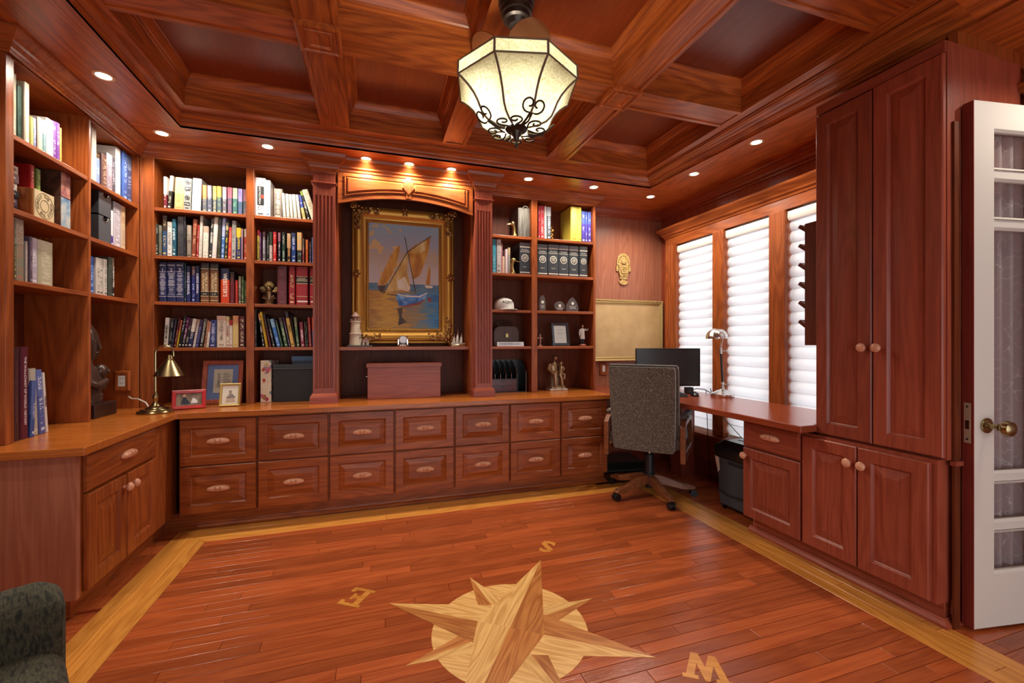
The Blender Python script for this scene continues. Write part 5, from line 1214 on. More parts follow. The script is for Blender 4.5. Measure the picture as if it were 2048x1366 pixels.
t, rot = frame('photo_frame', 'silver and black photo frame leaning on the shelf beside the doctor figurine', (1.462, 3.395, 1.1108), math.radians(2), .168, .205, .026, plain('dark_chrome', '4a5058', .2, .7), plain('pale_letter', 'c4c6c0', .35), -10)
onpic(t, rot, -.008, MB().box(.05, .118, -.0005, 0, .14, .144).box(.045, .122, -.0005, 0, .115, .118).box(.05, .118, -.0005, 0, .10, .103).box(.06, .108, -.0005, 0, .07, .072), 'print_lines', pc('8c8c90'))
def limb(m, pts, rad, seg=8): m.tube(pts, rad, seg)
# doctor figurine: one body, coat and base
dc = thing('doctor_figurine', 'figurine of a person in a white coat with one raised hand', 'figurine', (1.765, 3.42, 1.1105))
MB().lathe([(.034, 0), (.036, .006), (.032, .014), (.028, .018)], seg=18).build('base', wd('red', 'X'), dc, smooth=True)
m = MB(); limb(m, [(-.009, 0, .018), (-.009, 0, .055), (-.008, 0, .09)], [.007, .008, .011]); limb(m, [(.010, 0, .018), (.009, -.003, .055), (.008, 0, .09)], [.007, .008, .011])
m.ball((-.010, -.008, .021), (.007, .013, .005), 8, 4).ball((.011, -.008, .021), (.007, .013, .005), 8, 4); m.build('trousers', pc('1f1f22'), dc, smooth=True)
MB().loft([ringz(.062, .026, .016), ringz(.09, .022, .015), ringz(.12, .020, .014), ringz(.145, .024, .013), ringz(.155, .014, .010)]).tube([(-.021, 0, .148), (-.030, -.004, .12), (-.032, -.010, .095)], [.008, .0075, .007], 8).tube([(.021, 0, .148), (.040, -.008, .140), (.048, -.014, .150)], [.008, .0075, .0065], 8).build('coat', pc('c9c2b8', .6), dc, smooth=True)
h = MB().ball((0, -.002, .174), (.010, .011, .0135), 12, 8).tube([(0, 0, .15), (0, -.001, .166)], .005, 8).ball((0, -.0125, .173), (.002, .003, .003), 6, 4).ball((-.033, -.011, .088), .0055, 7, 5).ball((.050, -.015, .156), .0055, 7, 5).build('body', pc('b08a72', .6), dc, smooth=True)
MB().ball((0, .002, .180), (.011, .011, .010), 10, 6).build('hair', pc('3a2c24'), dc, smooth=True)
# bronze statue: seated man with a child
st = thing('bronze_statue', 'bronze statue of a seated man holding a child on a stone base', 'statue', (1.525, 3.44, .7255))
bx(-.082, .082, -.055, .06, 0, .016).build('base', plain('marble', 'c0b8a8', .4), st, bev=.004); bx(-.062, .062, -.045, .045, .016, .034).build('plinth', plain('stone', 'a08c70', .5), st)
bz = plain('statue_bronze', (.30, .19, .10, 1), .36, .65)
bx(-.05, .02, .0, .045, .034, .13).build('seat_block', plain('stone2', '8a7a68', .6), st)
m = MB(); limb(m, [(-.02, .01, .125), (-.03, -.04, .14), (-.030, -.045, .10), (-.028, -.042, .04)], [.024, .022, .017, .013], 10); limb(m, [(.008, .01, .125), (.025, -.04, .14), (.030, -.042, .10), (.034, -.040, .04)], [.024, .022, .017, .013], 10)
m.ball((-.030, -.055, .040), (.012, .024, .008), 8, 5).ball((.036, -.053, .040), (.012, .024, .008), 8, 5)
m.loft([ringz(.115, .042, .030, -.012, .012), ringz(.16, .038, .028, -.018, .014), ringz(.205, .046, .026, -.022, .012), ringz(.232, .036, .022, -.022, .010), ringz(.245, .014, .013, -.02, .008)])
limb(m, [(-.062, .012, .226), (-.078, -.004, .18), (-.055, -.034, .152), (-.01, -.045, .165)], [.018, .018, .014, .010], 9); limb(m, [(.020, .012, .226), (.045, -.012, .19), (.038, -.040, .165)], [.018, .016, .012], 9)
m.tube([(-.02, .006, .24), (-.018, .002, .262)], .012, 9); m.ball((-.016, -.004, .280), (.019, .022, .025), 14, 9); m.ball((-.012, -.027, .277), (.004, .006, .006), 6, 4)
m.build('man', bz, st, smooth=True)
MB().ball((-.017, .002, .290), (.021, .022, .019), 12, 7).build('hair', plain('bronze_dark', (.13, .08, .045, 1), .4, .6), st, smooth=True)
m = MB(); m.loft([ringz(.145, .022, .018, .028, -.030), ringz(.18, .020, .016, .030, -.028), ringz(.205, .018, .014, .030, -.024), ringz(.214, .008, .008, .030, -.022)]); m.ball((.028, -.026, .232), (.016, .017, .020), 12, 8).ball((.028, -.043, .230), (.003, .004, .004), 6, 4)
limb(m, [(.024, -.035, .15), (.050, -.062, .135), (.046, -.060, .10)], [.013, .011, .008], 8); limb(m, [(.044, -.028, .204), (.052, -.046, .185), (.036, -.054, .175)], [.009, .008, .006], 8)
m.build('child', bz, st, smooth=True)
# desk organizer
og = thing('desk_organizer', 'black desk organizer with letter slots above two wine red drawers', 'organizer', (.905, 3.41, .7255))
bkp = plain('black_lacquer', '131215', .3); wine = plain('wine_lacquer', '4a0c14', .25)
bx(0, .33, 0, .19, 0, .006).build('floor_board', bkp, og); bx(0, .33, .184, .19, .006, .265).build('back', bkp, og); bx(0, .245, 0, .185, .108, .114).build('shelf', bkp, og)
for k in range(6):
    x = .004 + k * .048
    MB().prism([(.184, .114), (.008, .114), (.010, .15), (.06, .20), (.12, .25), (.184, .262)], x, x + .005, 'X').build('divider', bkp, og)
    MB().tube([(x + .0025, .009, .114), (x + .0025, .010, .15), (x + .0025, .06, .201)], .0032, 6).build('divider_edge', M_steel, og)
MB().prism([(.184, .0), (.0, .0), (.0, .17), (.05, .225), (.12, .26), (.184, .265)], .322, .33, 'X').build('side', bkp, og)
MB().tube([(.326, -.001, .0), (.326, -.001, .17), (.326, .05, .227)], .003, 6).build('side_edge', M_steel, og)
MB().prism([(.184, .0), (.0, .0), (.0, .11), (.184, .11)], .244, .25, 'X').build('partition', bkp, og)
for z in (.008, .058):
    d = bx(.003, .242, .002, .18, z, z + .048).build('drawer', wine, og); bx(.105, .140, -.0005, .003, z + .030, z + .044).build('finger_notch', bkp, d)
# ================================================================ THE WALL BY THE WINDOW AND THE DESK
tm = thing('gold_mask', 'gold ceremonial knife plaque with a half moon headdress, hung on the wall', 'plaque', (2.312, 3.628, 1.70))
gd = brush('hammered_gold', [(.3, '8a6a34'), (.55, 'c0a060'), (.75, 'd8c08a')], 70, (1, 1, 1))
for nm, pts, y in (('headdress', [(-.072, .19)] + [(.072 * math.cos(PI - PI * k / 14), .225 + .082 * math.sin(PI * k / 14)) for k in range(15)] + [(.072, .19)], -.012), ('body', [(-.05, .19), (.05, .19), (.052, .12), (.035, .075), (-.035, .075), (-.052, .12)], -.018), ('belt', [(-.042, .072), (.042, .072), (.042, .055), (-.042, .055)], -.016), ('shaft', [(-.024, .056), (.024, .056), (.024, .035), (-.024, .035)], -.012),
                   ('blade', [(-.05, .038), (.05, .038)] + [(.05 * math.cos(-PI * k / 10), .034 + .036 * math.sin(-PI * k / 10)) for k in range(11)], -.014)):
    flat(pts, y, -.002).build(nm, gd, tm, bev=.003)
for s in (-1, 1):
    bx(s * .068 - .012, s * .068 + .012, -.014, -.002, .13, .185).build('ear_plate', gd, tm, bev=.003)
hm = MB(); hm.ball((0, -.018, .222), (.03, .010, .026), 12, 7); 
for k in range(9): a = PI * k / 8; hm.ball((.056 * math.cos(a), -.014, .225 + .058 * math.sin(a)), .007, 7, 4)
for s in (-1, 1): hm.ball((s * .012, -.026, .226), .005, 6, 4).tube([(s * .03, -.02, .18), (s * .034, -.024, .14), (s * .02, -.024, .11)], .006, 6)
for k in range(5): hm.ball((0, -.02, .175 - k * .02), (.014, .007, .007), 8, 4)
hm.build('relief', gd, tm, smooth=True)
gf = thing('notice_board', 'tan notice board in a gold frame low on the wall behind the monitor', 'board', (1.90, 3.605, .962))
m = MB(); m.sweep([(.845, 0), (0, 0), (0, .59), (.845, .59)], [(0, 0), (0, .018), (-.006, .024), (-.016, .020), (-.022, .016), (-.03, .020), (-.036, .014), (-.042, .012), (-.045, .004), (-.045, 0)], True)
m.v = [(v[0], -v[2], v[1]) for v in m.v]; m.build('frame', plain('antique_gold', (.52, .38, .15, 1), .38, .45), gf)
rb = MB(); 
for k in range(40): rb.ball((.012 + k * .0211, -.024, .576), (.006, .004, .005), 6, 4)
for k in range(27): rb.ball((.833, -.024, .015 + k * .021), (.005, .004, .006), 6, 4)
rb.build('rope_beading', plain('antique_gold2', (.58, .44, .20, 1), .38, .45), gf, smooth=True)['kind'] = 'stuff'
bx(.04, .805, -.008, .0, .04, .55).build('board', brush('linen_board', [(.3, 'b8996a'), (.7, 'c8aa78')], 8, (1, 1, 1)), gf)
sw = thing('light_switch', 'white rocker switch in a wooden plate beneath the notice board', 'switch', (2.093, 3.628, .891))
MB().rings(.078, .125, [(0, 0), (0, .006), (.006, .012), (.018, .012), (.02, .008)], 0, -.039, -.0625).build('plate', wd('oak', 'Z'), sw); bx(-.015, .015, -.014, -.006, -.032, .032).build('rocker', pc('d8d6d0', .35), sw, bev=.002)
pr_ = thing('peg_rack', 'dark wooden rack of slanted pegs on the far side of the tall cupboard', 'rack', (2.20, 1.612, 1.13))
bx(0, .045, 0, .085, 0, .65).build('board', wd('back', 'Z'), pr_)
for k in range(6): MB().rbox((.022, .10, .115 + k * .103), (.04, .018, .052), Matrix.Rotation(math.radians(-52), 3, 'X')).build('peg', wd('back', 'Z'), pr_)
# monitor
mo = thing('monitor', 'black widescreen monitor standing on the corner desk', 'monitor', (2.335, 2.985, .7255), -math.atan(277 / 855))
blk = plain('monitor_black', '101114', .25); 
bx(-.268, .268, 0, .035, .052, .368).build('housing', blk, mo, bev=.006); bx(-.252, .252, -.0015, .001, .068, .352).build('screen', plain('dark_screen', '1c1d1f', .3), mo)
MB().box(-.03, .03, .03, .05, .005, .2).build('neck', blk, mo); MB().lathe([(.11, 0), (.11, .008), (.03, .014)], (0, .03, 0), 24).build('foot', blk, mo, smooth=True)
bx(.225, .231, -.003, .0, .057, .062).build('power_light', pc('c8742c'), mo)
spk = thing('desk_speaker', 'small black box on the desk below the monitor', 'speaker', (2.44, 2.85, .7255), -.3); bx(-.03, .03, 0, .05, 0, .052).build('body', M_black, spk, bev=.004); MB().lathe([(.018, -.001), (.018, -.003), (.004, -.001)], (0, 0, .028), 16, 'Y').build('cone', pc('2c2e32'), spk)
ms = thing('computer_mouse', 'black computer mouse on the desk near its front edge', 'mouse', (2.385, 2.735, .7255), -.5)
MB().loft([ringz(0, .030, .050), ringz(.012, .031, .051), ringz(.024, .026, .042, 0, .004), ringz(.031, .014, .024, 0, .008)]).build('shell', plain('mouse_black', '1a1b20', .2), ms, smooth=True); MB().lathe([(.006, -.003), (.006, .003)], (0, -.028, .027), 10, 'X').build('wheel', pc('4a4c54'), ms)
kb = thing('keyboard', 'black keyboard lying on the desk behind the chair back', 'keyboard', (2.13, 2.83, .7255), -.45)
bx(-.20, .20, -.065, .065, 0, .016).build('case', M_black, kb, bev=.003)
kk = MB()
for r_ in range(5):
    for c_ in range(14): kk.box(-.19 + c_ * .0272, -.167 + c_ * .0272, -.055 + r_ * .0225, -.036 + r_ * .0225, .016, .021)
kk.build('keys', pc('2a2c31'), kb)['kind'] = 'stuff'
# silver desk lamp with a dome shade
dl = thing('desk_lamp', 'silver lamp with a ribbed dome shade on the window desk', 'lamp', (2.555, 2.63, .7255))
MB().lathe([(.082, 0), (.084, .006), (.084, .022), (.078, .026), (.062, .034), (.044, .046), (.022, .055), (.014, .060), (.012, .075)], seg=32).build('base', M_steel, dl, smooth=True)
MB().tube([(0, 0, .07), (0, 0, .115)], .0085, 10).lathe([(.012, .098), (.016, .102), (.012, .106)], seg=14).tube([(0, 0, .095), (.035, -.01, .095)], .0035, 6).ball((.037, -.0105, .095), .008, 8, 6).build('lower_joint', M_steel, dl, smooth=True)
MB().tube([(0, 0, .112), (-.012, .004, .335)], .0085, 10).build('stem', plain('dark_wood_stem', '2a1a14', .3), dl, smooth=True)
MB().tube([(-.012, .004, .33), (-.014, .004, .375)], .0105, 10).tube([(-.013, .004, .352), (.025, -.006, .352)], .0035, 6).ball((.027, -.006, .352), .009, 8, 6).build('upper_joint', M_steel, dl, smooth=True)
MB().tube([(-.014, .004, .37), (-.006, .002, .42), (-.002, 0, .46), (-.015, 0, .495), (-.05, 0, .515)], .0065, 8).build('arm', M_steel, dl, smooth=True)
dm = MB(); n = 48; sh_c = (-.052, .002, .452)
dm.loft([[(sh_c[0] + r * (1 + .018 * math.cos(12 * 2 * PI * k / n)) * math.cos(2 * PI * k / n), sh_c[1] + r * (1 + .018 * math.cos(12 * 2 * PI * k / n)) * math.sin(2 * PI * k / n), sh_c[2] + z) for k in range(n)] for r, z in ((.079, -.006), (.080, 0), (.076, .022), (.064, .045), (.045, .062), (.022, .071), (.003, .074))], caps=False)
dm.build('shade', M_steel, dl, smooth=True)
MB().ball((sh_c[0], sh_c[1], sh_c[2] + .016), (.024, .024, .028), 10, 7).build('bulb', pc('e8e4dc', .3), dl, smooth=True)
tag(MB().tube([(2.50, 2.93, .735), (2.545, 2.90, .760), (2.59, 2.86, .757), (2.62, 2.82, .729)], .0035, 6).build('monitor_cable', M_black, smooth=True), 'black monitor cable looping over the desk edge', 'cable')
for k, (pts, lb_) in enumerate((([(2.652, 2.86, .76), (2.656, 2.80, .60), (2.70, 2.68, .47), (2.68, 2.55, .40), (2.64, 2.45, .372)], 'black power cable sagging below the desk to the window sill'), ([(2.645, 2.90, .74), (2.648, 2.88, .30), (2.65, 2.86, .02)], 'thin black cable hanging straight down behind the desk'))):
    tag(MB().tube(pts, .003, 6).build('hanging_cable', M_black, smooth=True), lb_, 'cable')
fc = thing('computer_case', 'black computer case lying on the floor under the desk corner', 'computer', (1.86, 3.28, 0), -.12)
bx(0, .42, 0, .30, .006, .095).build('case', plain('case_black', '0e0f12', .35), fc, bev=.004); bx(.01, .41, -.003, 0, .02, .03).build('front_line', pc('3a3d44'), fc)
for x in (.03, .37): MB().box(x, x + .02, .03, .27, 0, .007).build('foot', M_black, fc)
# ---- paper shredder bin beside the desk pedestal
sr = thing('shredder', 'dark grey paper shredder with a black top beside the desk pedestal', 'shredder', (2.385, 2.23, 0), -PI / 2)
gy = plain('shredder_grey', '3f4852', .4)
MB().loft([[(-.15, -.10, .03), (.15, -.10, .03), (.15, .13, .03), (-.15, .13, .03)], [(-.165, -.115, .36), (.165, -.115, .36), (.165, .15, .36), (-.165, .15, .36)]]).build('bin', gy, sr, bev=.012)
MB().loft([[(-.172, -.122, .352), (.172, -.122, .352), (.172, .158, .352), (-.172, .158, .352)], [(-.176, -.128, .43), (.176, -.128, .43), (.176, .162, .43), (-.176, .162, .43)], [(-.155, -.06, .466), (.155, -.06, .466), (.155, .15, .466), (-.155, .15, .466)]]).build('head', plain('shredder_black', '14161a', .18), sr, bev=.01)
bx(-.11, .11, .02, .03, .462, .468).build('paper_slot', pc('050506'), sr); bx(-.06, .06, -.118, -.112, .325, .345).build('hand_grip', pc('1c2026'), sr)
MB().add([(-.170, -.121, .36), (-.135, -.119, .36), (-.128, -.117, .27), (-.150, -.112, .245), (-.168, -.110, .30)], [(0, 1, 2, 3, 4)]).add([(-.168, -.06, .36), (-.168, -.115, .36), (-.166, -.112, .30), (-.166, -.06, .33)], [(0, 1, 2, 3)]).build('paper_scrap', pc('d0ccc4', .7), sr)
MB().tube([(-.155, .0, .22), (-.168, -.05, .16), (-.150, -.112, .13), (-.05, -.118, .115), (.08, -.118, .13), (.15, -.10, .16)], .004, 6).build('power_cord', M_black, sr, smooth=True)
for x in (-.125, .125):
    for y in (-.08, .11): MB().lathe([(.018, -.009), (.018, .009)], (x, y, .018), 12, 'X').build('wheel', M_black, sr)
# ---- office chair
fabm, nt, b = newmat('tweed'); tc = N(nt, 'ShaderNodeTexCoord'); nz = N(nt, 'ShaderNodeTexNoise'); nz.inputs['Scale'].default_value = 260; nz.inputs['Detail'].default_value = 2
nt.links.new(tc.outputs['Object'], nz.inputs['Vector']); nt.links.new(ramp(nt, nz.outputs[0], [(.40, '2e2822'), (.5, '4f473e'), (.56, '665c4e'), (.66, '9a9080')]), b.inputs['Base Color']); b.inputs['Roughness'].default_value = .9
b.inputs['Sheen Weight'].default_value = .4
bmp = N(nt, 'ShaderNodeBump'); bmp.inputs['Strength'].default_value = .4; bmp.inputs['Distance'].default_value = .003; nt.links.new(nz.outputs[0], bmp.inputs['Height']); nt.links.new(bmp.outputs[0], b.inputs['Normal'])
gry = plain('grey_welt', '77746f', .85)
oc = thing('office_chair', 'grey tweed office chair on a five-legged wooden base at the desk', 'chair', (1.985, 2.757, 0), math.radians(-47))
wz = wd('chair', 'X')
rot0 = math.radians(47)
for k in range(5):
    a = math.radians(117 + 72 * k) + rot0
    m = MB(); pr = [(.02, .15, .085), (.08, .145, .080), (.16, .118, .066), (.235, .092, .05), (.285, .086, .048), (.318, .078, .052), (.332, .066, .058)]
    m.loft([[(x, -.024 + .004 * (x > .25), zb), (x, .024 - .004 * (x > .25), zb), (x, .020, zt_), (x, -.020, zt_)] for x, zt_, zb in pr]); xf(m, RZ(a))
    l = m.build('leg', wz, oc, bev=.004)
    cs_ = MB().tube([(.312, 0, .08), (.312, 0, .045)], .008, 8).lathe([(.026, -.022), (.026, -.004)], (.318, 0, .026), 16, 'Y').lathe([(.026, .004), (.026, .022)], (.318, 0, .026), 16, 'Y').box(.298, .336, -.003, .003, .03, .05)
    xf(cs_, RZ(a)).build('caster', M_black, l, smooth=True)
MB().lathe([(.034, .052), (.040, .16), (.034, .162), (.036, .30), (.030, .305)], seg=20).build('column_cover', plain('column_black', '1c2024', .45), oc, smooth=True)
MB().tube([(0, 0, .30), (0, 0, .375)], .013, 10).build('gas_lift', plain('chrome', (.8, .8, .82, 1), .12, 1), oc, smooth=True)
bx(-.11, .11, -.14, .12, .365, .392).build('mechanism', M_black, oc)
def cush(x0, x1, y0, y1, z0, z1, r):
    return MB().loft([[(x0 + r, y0 + r, z0), (x1 - r, y0 + r, z0), (x1 - r, y1 - r, z0), (x0 + r, y1 - r, z0)], [(x0, y0, z0 + r), (x1, y0, z0 + r), (x1, y1, z0 + r), (x0, y1, z0 + r)], [(x0, y0, z1 - r), (x1, y0, z1 - r), (x1, y1, z1 - r), (x0, y1, z1 - r)], [(x0 + r, y0 + r, z1), (x1 - r, y0 + r, z1), (x1 - r, y1 - r, z1), (x0 + r, y1 - r, z1)]])
cush(-.25, .25, -.20, .26, .39, .49, .02).build('seat', fabm, oc, bev=.02)
def backring(z, w, y, th, bow, r=.0):
    n = 10; fr = []; bk = []
    for i in range(n + 1):
        u = -1 + 2 * i / n; bw = bow * (u * u - .4)
        bk.append((u * w, y + bw, z)); fr.append((u * w * .99, y + th + bw * 1.2, z))
    return bk + fr[::-1]
tl = lambda z: -.235 - (z - .40) * .13
Zs = [.372, .385, .5, .7, .9, .958, .972]; Wd = [.202, .210, .217, .223, .227, .225, .220]
MB().loft([backring(z, w, tl(z), .052 if 0 < i < 6 else .04, .018) for i, (z, w) in enumerate(zip(Zs, Wd))]).build('back_shell', fabm, oc, smooth=True)
MB().loft([backring(z + .012, w + .012, tl(z) + .052, .055 if 0 < i < 6 else .03, .018) for i, (z, w) in enumerate(zip(Zs, Wd))]).build('back_cushion', fabm, oc, smooth=True)
MB().tube([(u * .230, tl(.985) + .050 + .018 * (u * u - .4), .984) for u in [-1 + .1 * i for i in range(21)]] + [(.240, tl(z) + .052 + .012, z) for z in (.95, .8, .6, .40)], .006, 6).build('welt', gry, oc, smooth=True)
for s in (-1, 1):
    fr = MB(); x0, x1 = s * .250, s * .282; x0, x1 = min(x0, x1), max(x0, x1)
    outer = [(-.22, .31), (-.225, .56), (-.16, .60), (.12, .61), (.20, .58), (.23, .40), (.20, .34)]; inner = [(-.18, .38), (-.185, .54), (-.14, .565), (.10, .572), (.155, .555), (.185, .42), (.165, .39)]
    fr.loft([[(x0, *p) for p in outer], [(x1, *p) for p in outer], [(x1, *p) for p in inner], [(x0, *p) for p in inner], [(x0, *p) for p in outer]], caps=False)
    fr.build('arm_frame', wd('chair', 'Y'), oc, bev=.005)
    cush(x0 - .012, x1 + .012, -.13, .15, .602, .640, .012).build('arm_pad', fabm, oc, bev=.01)
# ---- armchair corner at the lower left
gfm, nt, b = newmat('green_tweed'); tc = N(nt, 'ShaderNodeTexCoord'); nz = N(nt, 'ShaderNodeTexNoise'); nz.inputs['Scale'].default_value = 42; nz.inputs['Detail'].default_value = 3
mp = N(nt, 'ShaderNodeMapping'); mp.inputs['Scale'].default_value = (1, 3.2, 1); mp.inputs['Rotation'].default_value = (.4, .6, .5); nt.links.new(tc.outputs['Object'], mp.inputs[0]); nt.links.new(mp.outputs[0], nz.inputs['Vector'])
nt.links.new(ramp(nt, nz.outputs[0], [(.32, '14140e'), (.45, '2e2e22'), (.55, '454430'), (.64, '2e2420'), (.74, '5a5c44')]), b.inputs['Base Color']); b.inputs['Roughness'].default_value = .9
ac = thing('armchair', 'dark green tweed armchair at the lower left corner', 'armchair', (-.87, .90, 0), math.radians(-58))
cush(-.33, .33, -.05, .36, .22, .42, .04).build('seat_cushion', gfm, ac, bev=.03); cush(-.36, .36, -.30, .38, .10, .24, .02).build('seat_base', gfm, ac, bev=.02)
MB().loft([ringz(z, .36, .09, 0, y, 20, 5) for z, y in ((.12, -.24), (.40, -.27), (.58, -.30), (.66, -.31))] + [ringz(.725, .33, .06, 0, -.315, 20, 5)]).build('backrest', gfm, ac, smooth=True)
for s in (-1, 1): cush(min(s * .28, s * .40), max(s * .28, s * .40), -.28, .36, .12, .56, .04).build('arm', gfm, ac, bev=.03)
for x in (-.32, .32):
    for y in (-.26, .33): MB().lathe([(.018, 0), (.026, .10)], (x, y, 0), 12).build('leg', wd('dark', 'Z'), ac, smooth=True)
# ---- pendant lamp
pl = thing('pendant_lamp', 'hanging lamp with an eight-sided cream fabric shade and iron scrollwork', 'lamp', (.528, 1.575, 0))
irn = plain('bronzed_iron', '3a2f29', .35, .6)
MB().lathe([(.016, 2.372), (.030, 2.374), (.040, 2.392), (.052, 2.396), (.054, 2.412), (.060, 2.416), (.061, 2.432), (.065, 2.436), (.066, 2.452), (.070, 2.456), (.071, 2.4895)], seg=32).build('canopy', irn, pl, smooth=True)
MB().tube([(0, 0, 1.96), (0, 0, 2.375)], .0085, 10).build('rod', irn, pl, smooth=True)
M_sh, nt, b = newmat('lamp_fabric')
for n_ in list(nt.nodes):
    if n_.type != 'OUTPUT_MATERIAL': nt.nodes.remove(n_)
tc = N(nt, 'ShaderNodeTexCoord'); vo = N(nt, 'ShaderNodeTexNoise'); vo.inputs['Scale'].default_value = 42; vo.inputs['Detail'].default_value = 2; vo.inputs['Distortion'].default_value = 2; nt.links.new(tc.outputs['Object'], vo.inputs['Vector'])
colr = ramp(nt, math_n(nt, 'ABSOLUTE', math_n(nt, 'SUBTRACT', vo.outputs[0], .5)), [(0, 'a6a270'), (.03, 'd2cfa8'), (.2, 'dcdabc')])
df = N(nt, 'ShaderNodeBsdfDiffuse'); tl_ = N(nt, 'ShaderNodeBsdfTranslucent'); mx = N(nt, 'ShaderNodeMixShader'); mx.inputs[0].default_value = .6
nt.links.new(colr, df.inputs[0]); nt.links.new(colr, tl_.inputs[0]); nt.links.new(df.outputs[0], mx.inputs[1]); nt.links.new(tl_.outputs[0], mx.inputs[2]); nt.links.new(mx.outputs[0], nt.nodes['Material Output'].inputs[0])
trm = plain('shade_binding', '6a5646', .7)
vp = [(.237, 2.126), (.222, 2.117), (.198, 2.098), (.176, 2.075), (.160, 2.050), (.149, 2.025), (.138, 2.003), (.118, 1.987), (.085, 1.978), (.046, 1.975)]
a0 = math.radians(-81.5)
def vx(k, r, z): a = a0 + k * PI / 4; return (r * math.cos(a), r * math.sin(a), z)
for k in range(8):
    m = MB(); rr = []
    for r, z in vp: p, q = Vector(vx(k, r, z)), Vector(vx(k + 1, r, z)); rr.append([p.lerp(q, s / 5) + Vector((0, 0, .006 * math.sin(PI * s / 5) * (z < 2.12))) for s in range(6)])
    m.loft(rr, closed=False, caps=False).build('shade_panel', M_sh, pl, smooth=True)
    p0, q0, p1, q1 = vx(k, .237, 2.126), vx(k + 1, .237, 2.126), vx(k, .235, 2.174), vx(k + 1, .235, 2.174)
    MB().add([p0, q0, q1, p1], [(0, 1, 2, 3)]).build('band_panel', M_sh, pl)
    MB().tube([vx(k, .237, 2.174)] + [vx(k, r + .0015, z - .001) for r, z in vp], .0042, 6).build('rib', trm, pl, smooth=True)
    MB().tube([vx(k, .2375, 2.126), vx(k + 1, .2375, 2.126)], .003, 6).tube([vx(k, .236, 2.174), vx(k + 1, .236, 2.174)], .003, 6).build('binding', trm, pl)
def curl(c, u, v, r, a_s, turns, rad=.0032):
    return [c + (u * math.cos(a_s + turns * 2 * PI * i / 16) + v * math.sin(a_s + turns * 2 * PI * i / 16)) * r * (1 - .75 * i / 16) for i in range(17)]
for k in range(8):
    a = a0 + k * PI / 4; ra = Vector((math.cos(a), math.sin(a), 0)); ta = Vector((-math.sin(a), math.cos(a), 0)); m = MB()
    up = (ra * .75 + Vector((0, 0, .65))).normalized()
    c = ra * .128 + Vector((0, 0, 1.985))
    if k % 2 == 0:
        for s in (-1, 1): m.tube([ra * .05 + Vector((0, 0, 1.966)), ra * .085 + ta * s * .006 + Vector((0, 0, 1.968))] + curl(c + ta * s * .018 + ra * .012 + Vector((0, 0, .016)), ta * s, up, .031, -2.0, 1.05), .0036, 6)
    else:
        for s in (-1, 1): m.tube([ra * .045 + ta * s * .006 + Vector((0, 0, 1.966))] + curl(ra * .085 + ta * s * .024 + Vector((0, 0, 1.969)), ta * s, ra, .028, -1.2, 1.1), .0036, 6)
    m.build('scroll', irn, pl, smooth=True)
MB().lathe([(.001, 1.898), (.006, 1.905), (.008, 1.916), (.005, 1.925), (.010, 1.932), (.010, 1.940), (.016, 1.948), (.022, 1.962), (.040, 1.968), (.044, 1.974), (.036, 1.984), (.020, 1.99)], seg=24).build('finial', irn, pl, smooth=True)
ptl = plain('amber_glass', '6a3a20', .15)
for k in range(4):
    a = a0 + PI / 8 - .435 + k * PI / 2
    m = MB(); n = 20
    pts = [(math.cos(2 * PI * i / n) * .085, math.sin(2 * PI * i / n) * .085) for i in range(n)]
    m.loft([[(x, y, .010 * ((x * x + y * y) / .0072) + d) for x, y in pts] for d in (-.0015, .0015)])
    xf(m, RZ(a) @ T(.115, 0, 2.225) @ RY(math.radians(-38))).build('petal', ptl, pl, smooth=True)
    MB().tube([(0, 0, 2.20), (math.cos(a) * .10, math.sin(a) * .10, 2.215)], .004, 6).build('petal_arm', irn, pl)
ld = bpy.data.lights.new('bulb_glow', 'POINT'); ld.energy = PENDANT_W; ld.shadow_soft_size = .04; ld.color = (1, .95, .80)
lo = bpy.data.objects.new('bulb_glow', ld); COL.objects.link(lo); lo.parent = pl; lo.location = (0, 0.05, 2.07)
MB().ball((0, .05, 2.07), (.028, .028, .036), 12, 8).build('bulb', M_emit, pl, smooth=True).visible_shadow = True
# ---- French door, ajar
dr_ = struct(MB().box(0, .66, .004, .038, .012, 2.105).build('door_1', None)); bpy.data.meshes.remove(dr_.data)
dr_ = bpy.data.objects.new('door_1', None); COL.objects.link(dr_); struct(dr_); dr_.location = (2.256, 1.045, 0); dr_.rotation_euler = (0, 0, math.radians(-8.9))
wpnt = plain('door_white', 'd6d3cb', .42)
rows = [(.222, .392), (.426, .588), (.621, 1.606), (1.640, 1.802), (1.838, 2.000)]; cols = [(.10, .312), (.348, .56)]
m = MB().box(.003, .10, 0, .038, .012, 2.105).box(.56, .66, 0, .038, .012, 2.105).box(.10, .56, 0, .038, .012, .222).box(.10, .56, 0, .038, 2.0, 2.105)
m.build('frame', wpnt, dr_)
for i, (a, b_) in enumerate(zip(rows[:-1], rows[1:])): bx(.10, .56, .005, .033, a[1], b_[0]).build('muntin', wpnt, dr_, bev=.004)
bx(.312, .348, .004, .034, .222, 2.0).build('muntin', wpnt, dr_, bev=.004)
for c in cols:
    for r_ in rows:
        bx(c[0], c[1], .018, .021, r_[0], r_[1]).build('pane', M_glass, dr_)
        MB().rings(c[1] - c[0], r_[1] - r_[0], [(0, -.003), (0, .0), (.010, -.008), (.010, -.017)], 0, c[0], r_[0]).build('glazing_bead', wpnt, dr_).data.polygons
for o in [c for c in dr_.children if c.name.startswith('glazing_bead')]:
    me = o.data; bmm = bmesh.new(); bmm.from_mesh(me); bmm.faces.ensure_lookup_table(); bmesh.ops.delete(bmm, geom=[bmm.faces[-1]], context='FACES'); bmm.to_mesh(me); bmm.free()
bx(0, .003, 0, .038, .012, 2.105).build('edge_strip', wd('doorred', 'Z'), dr_)
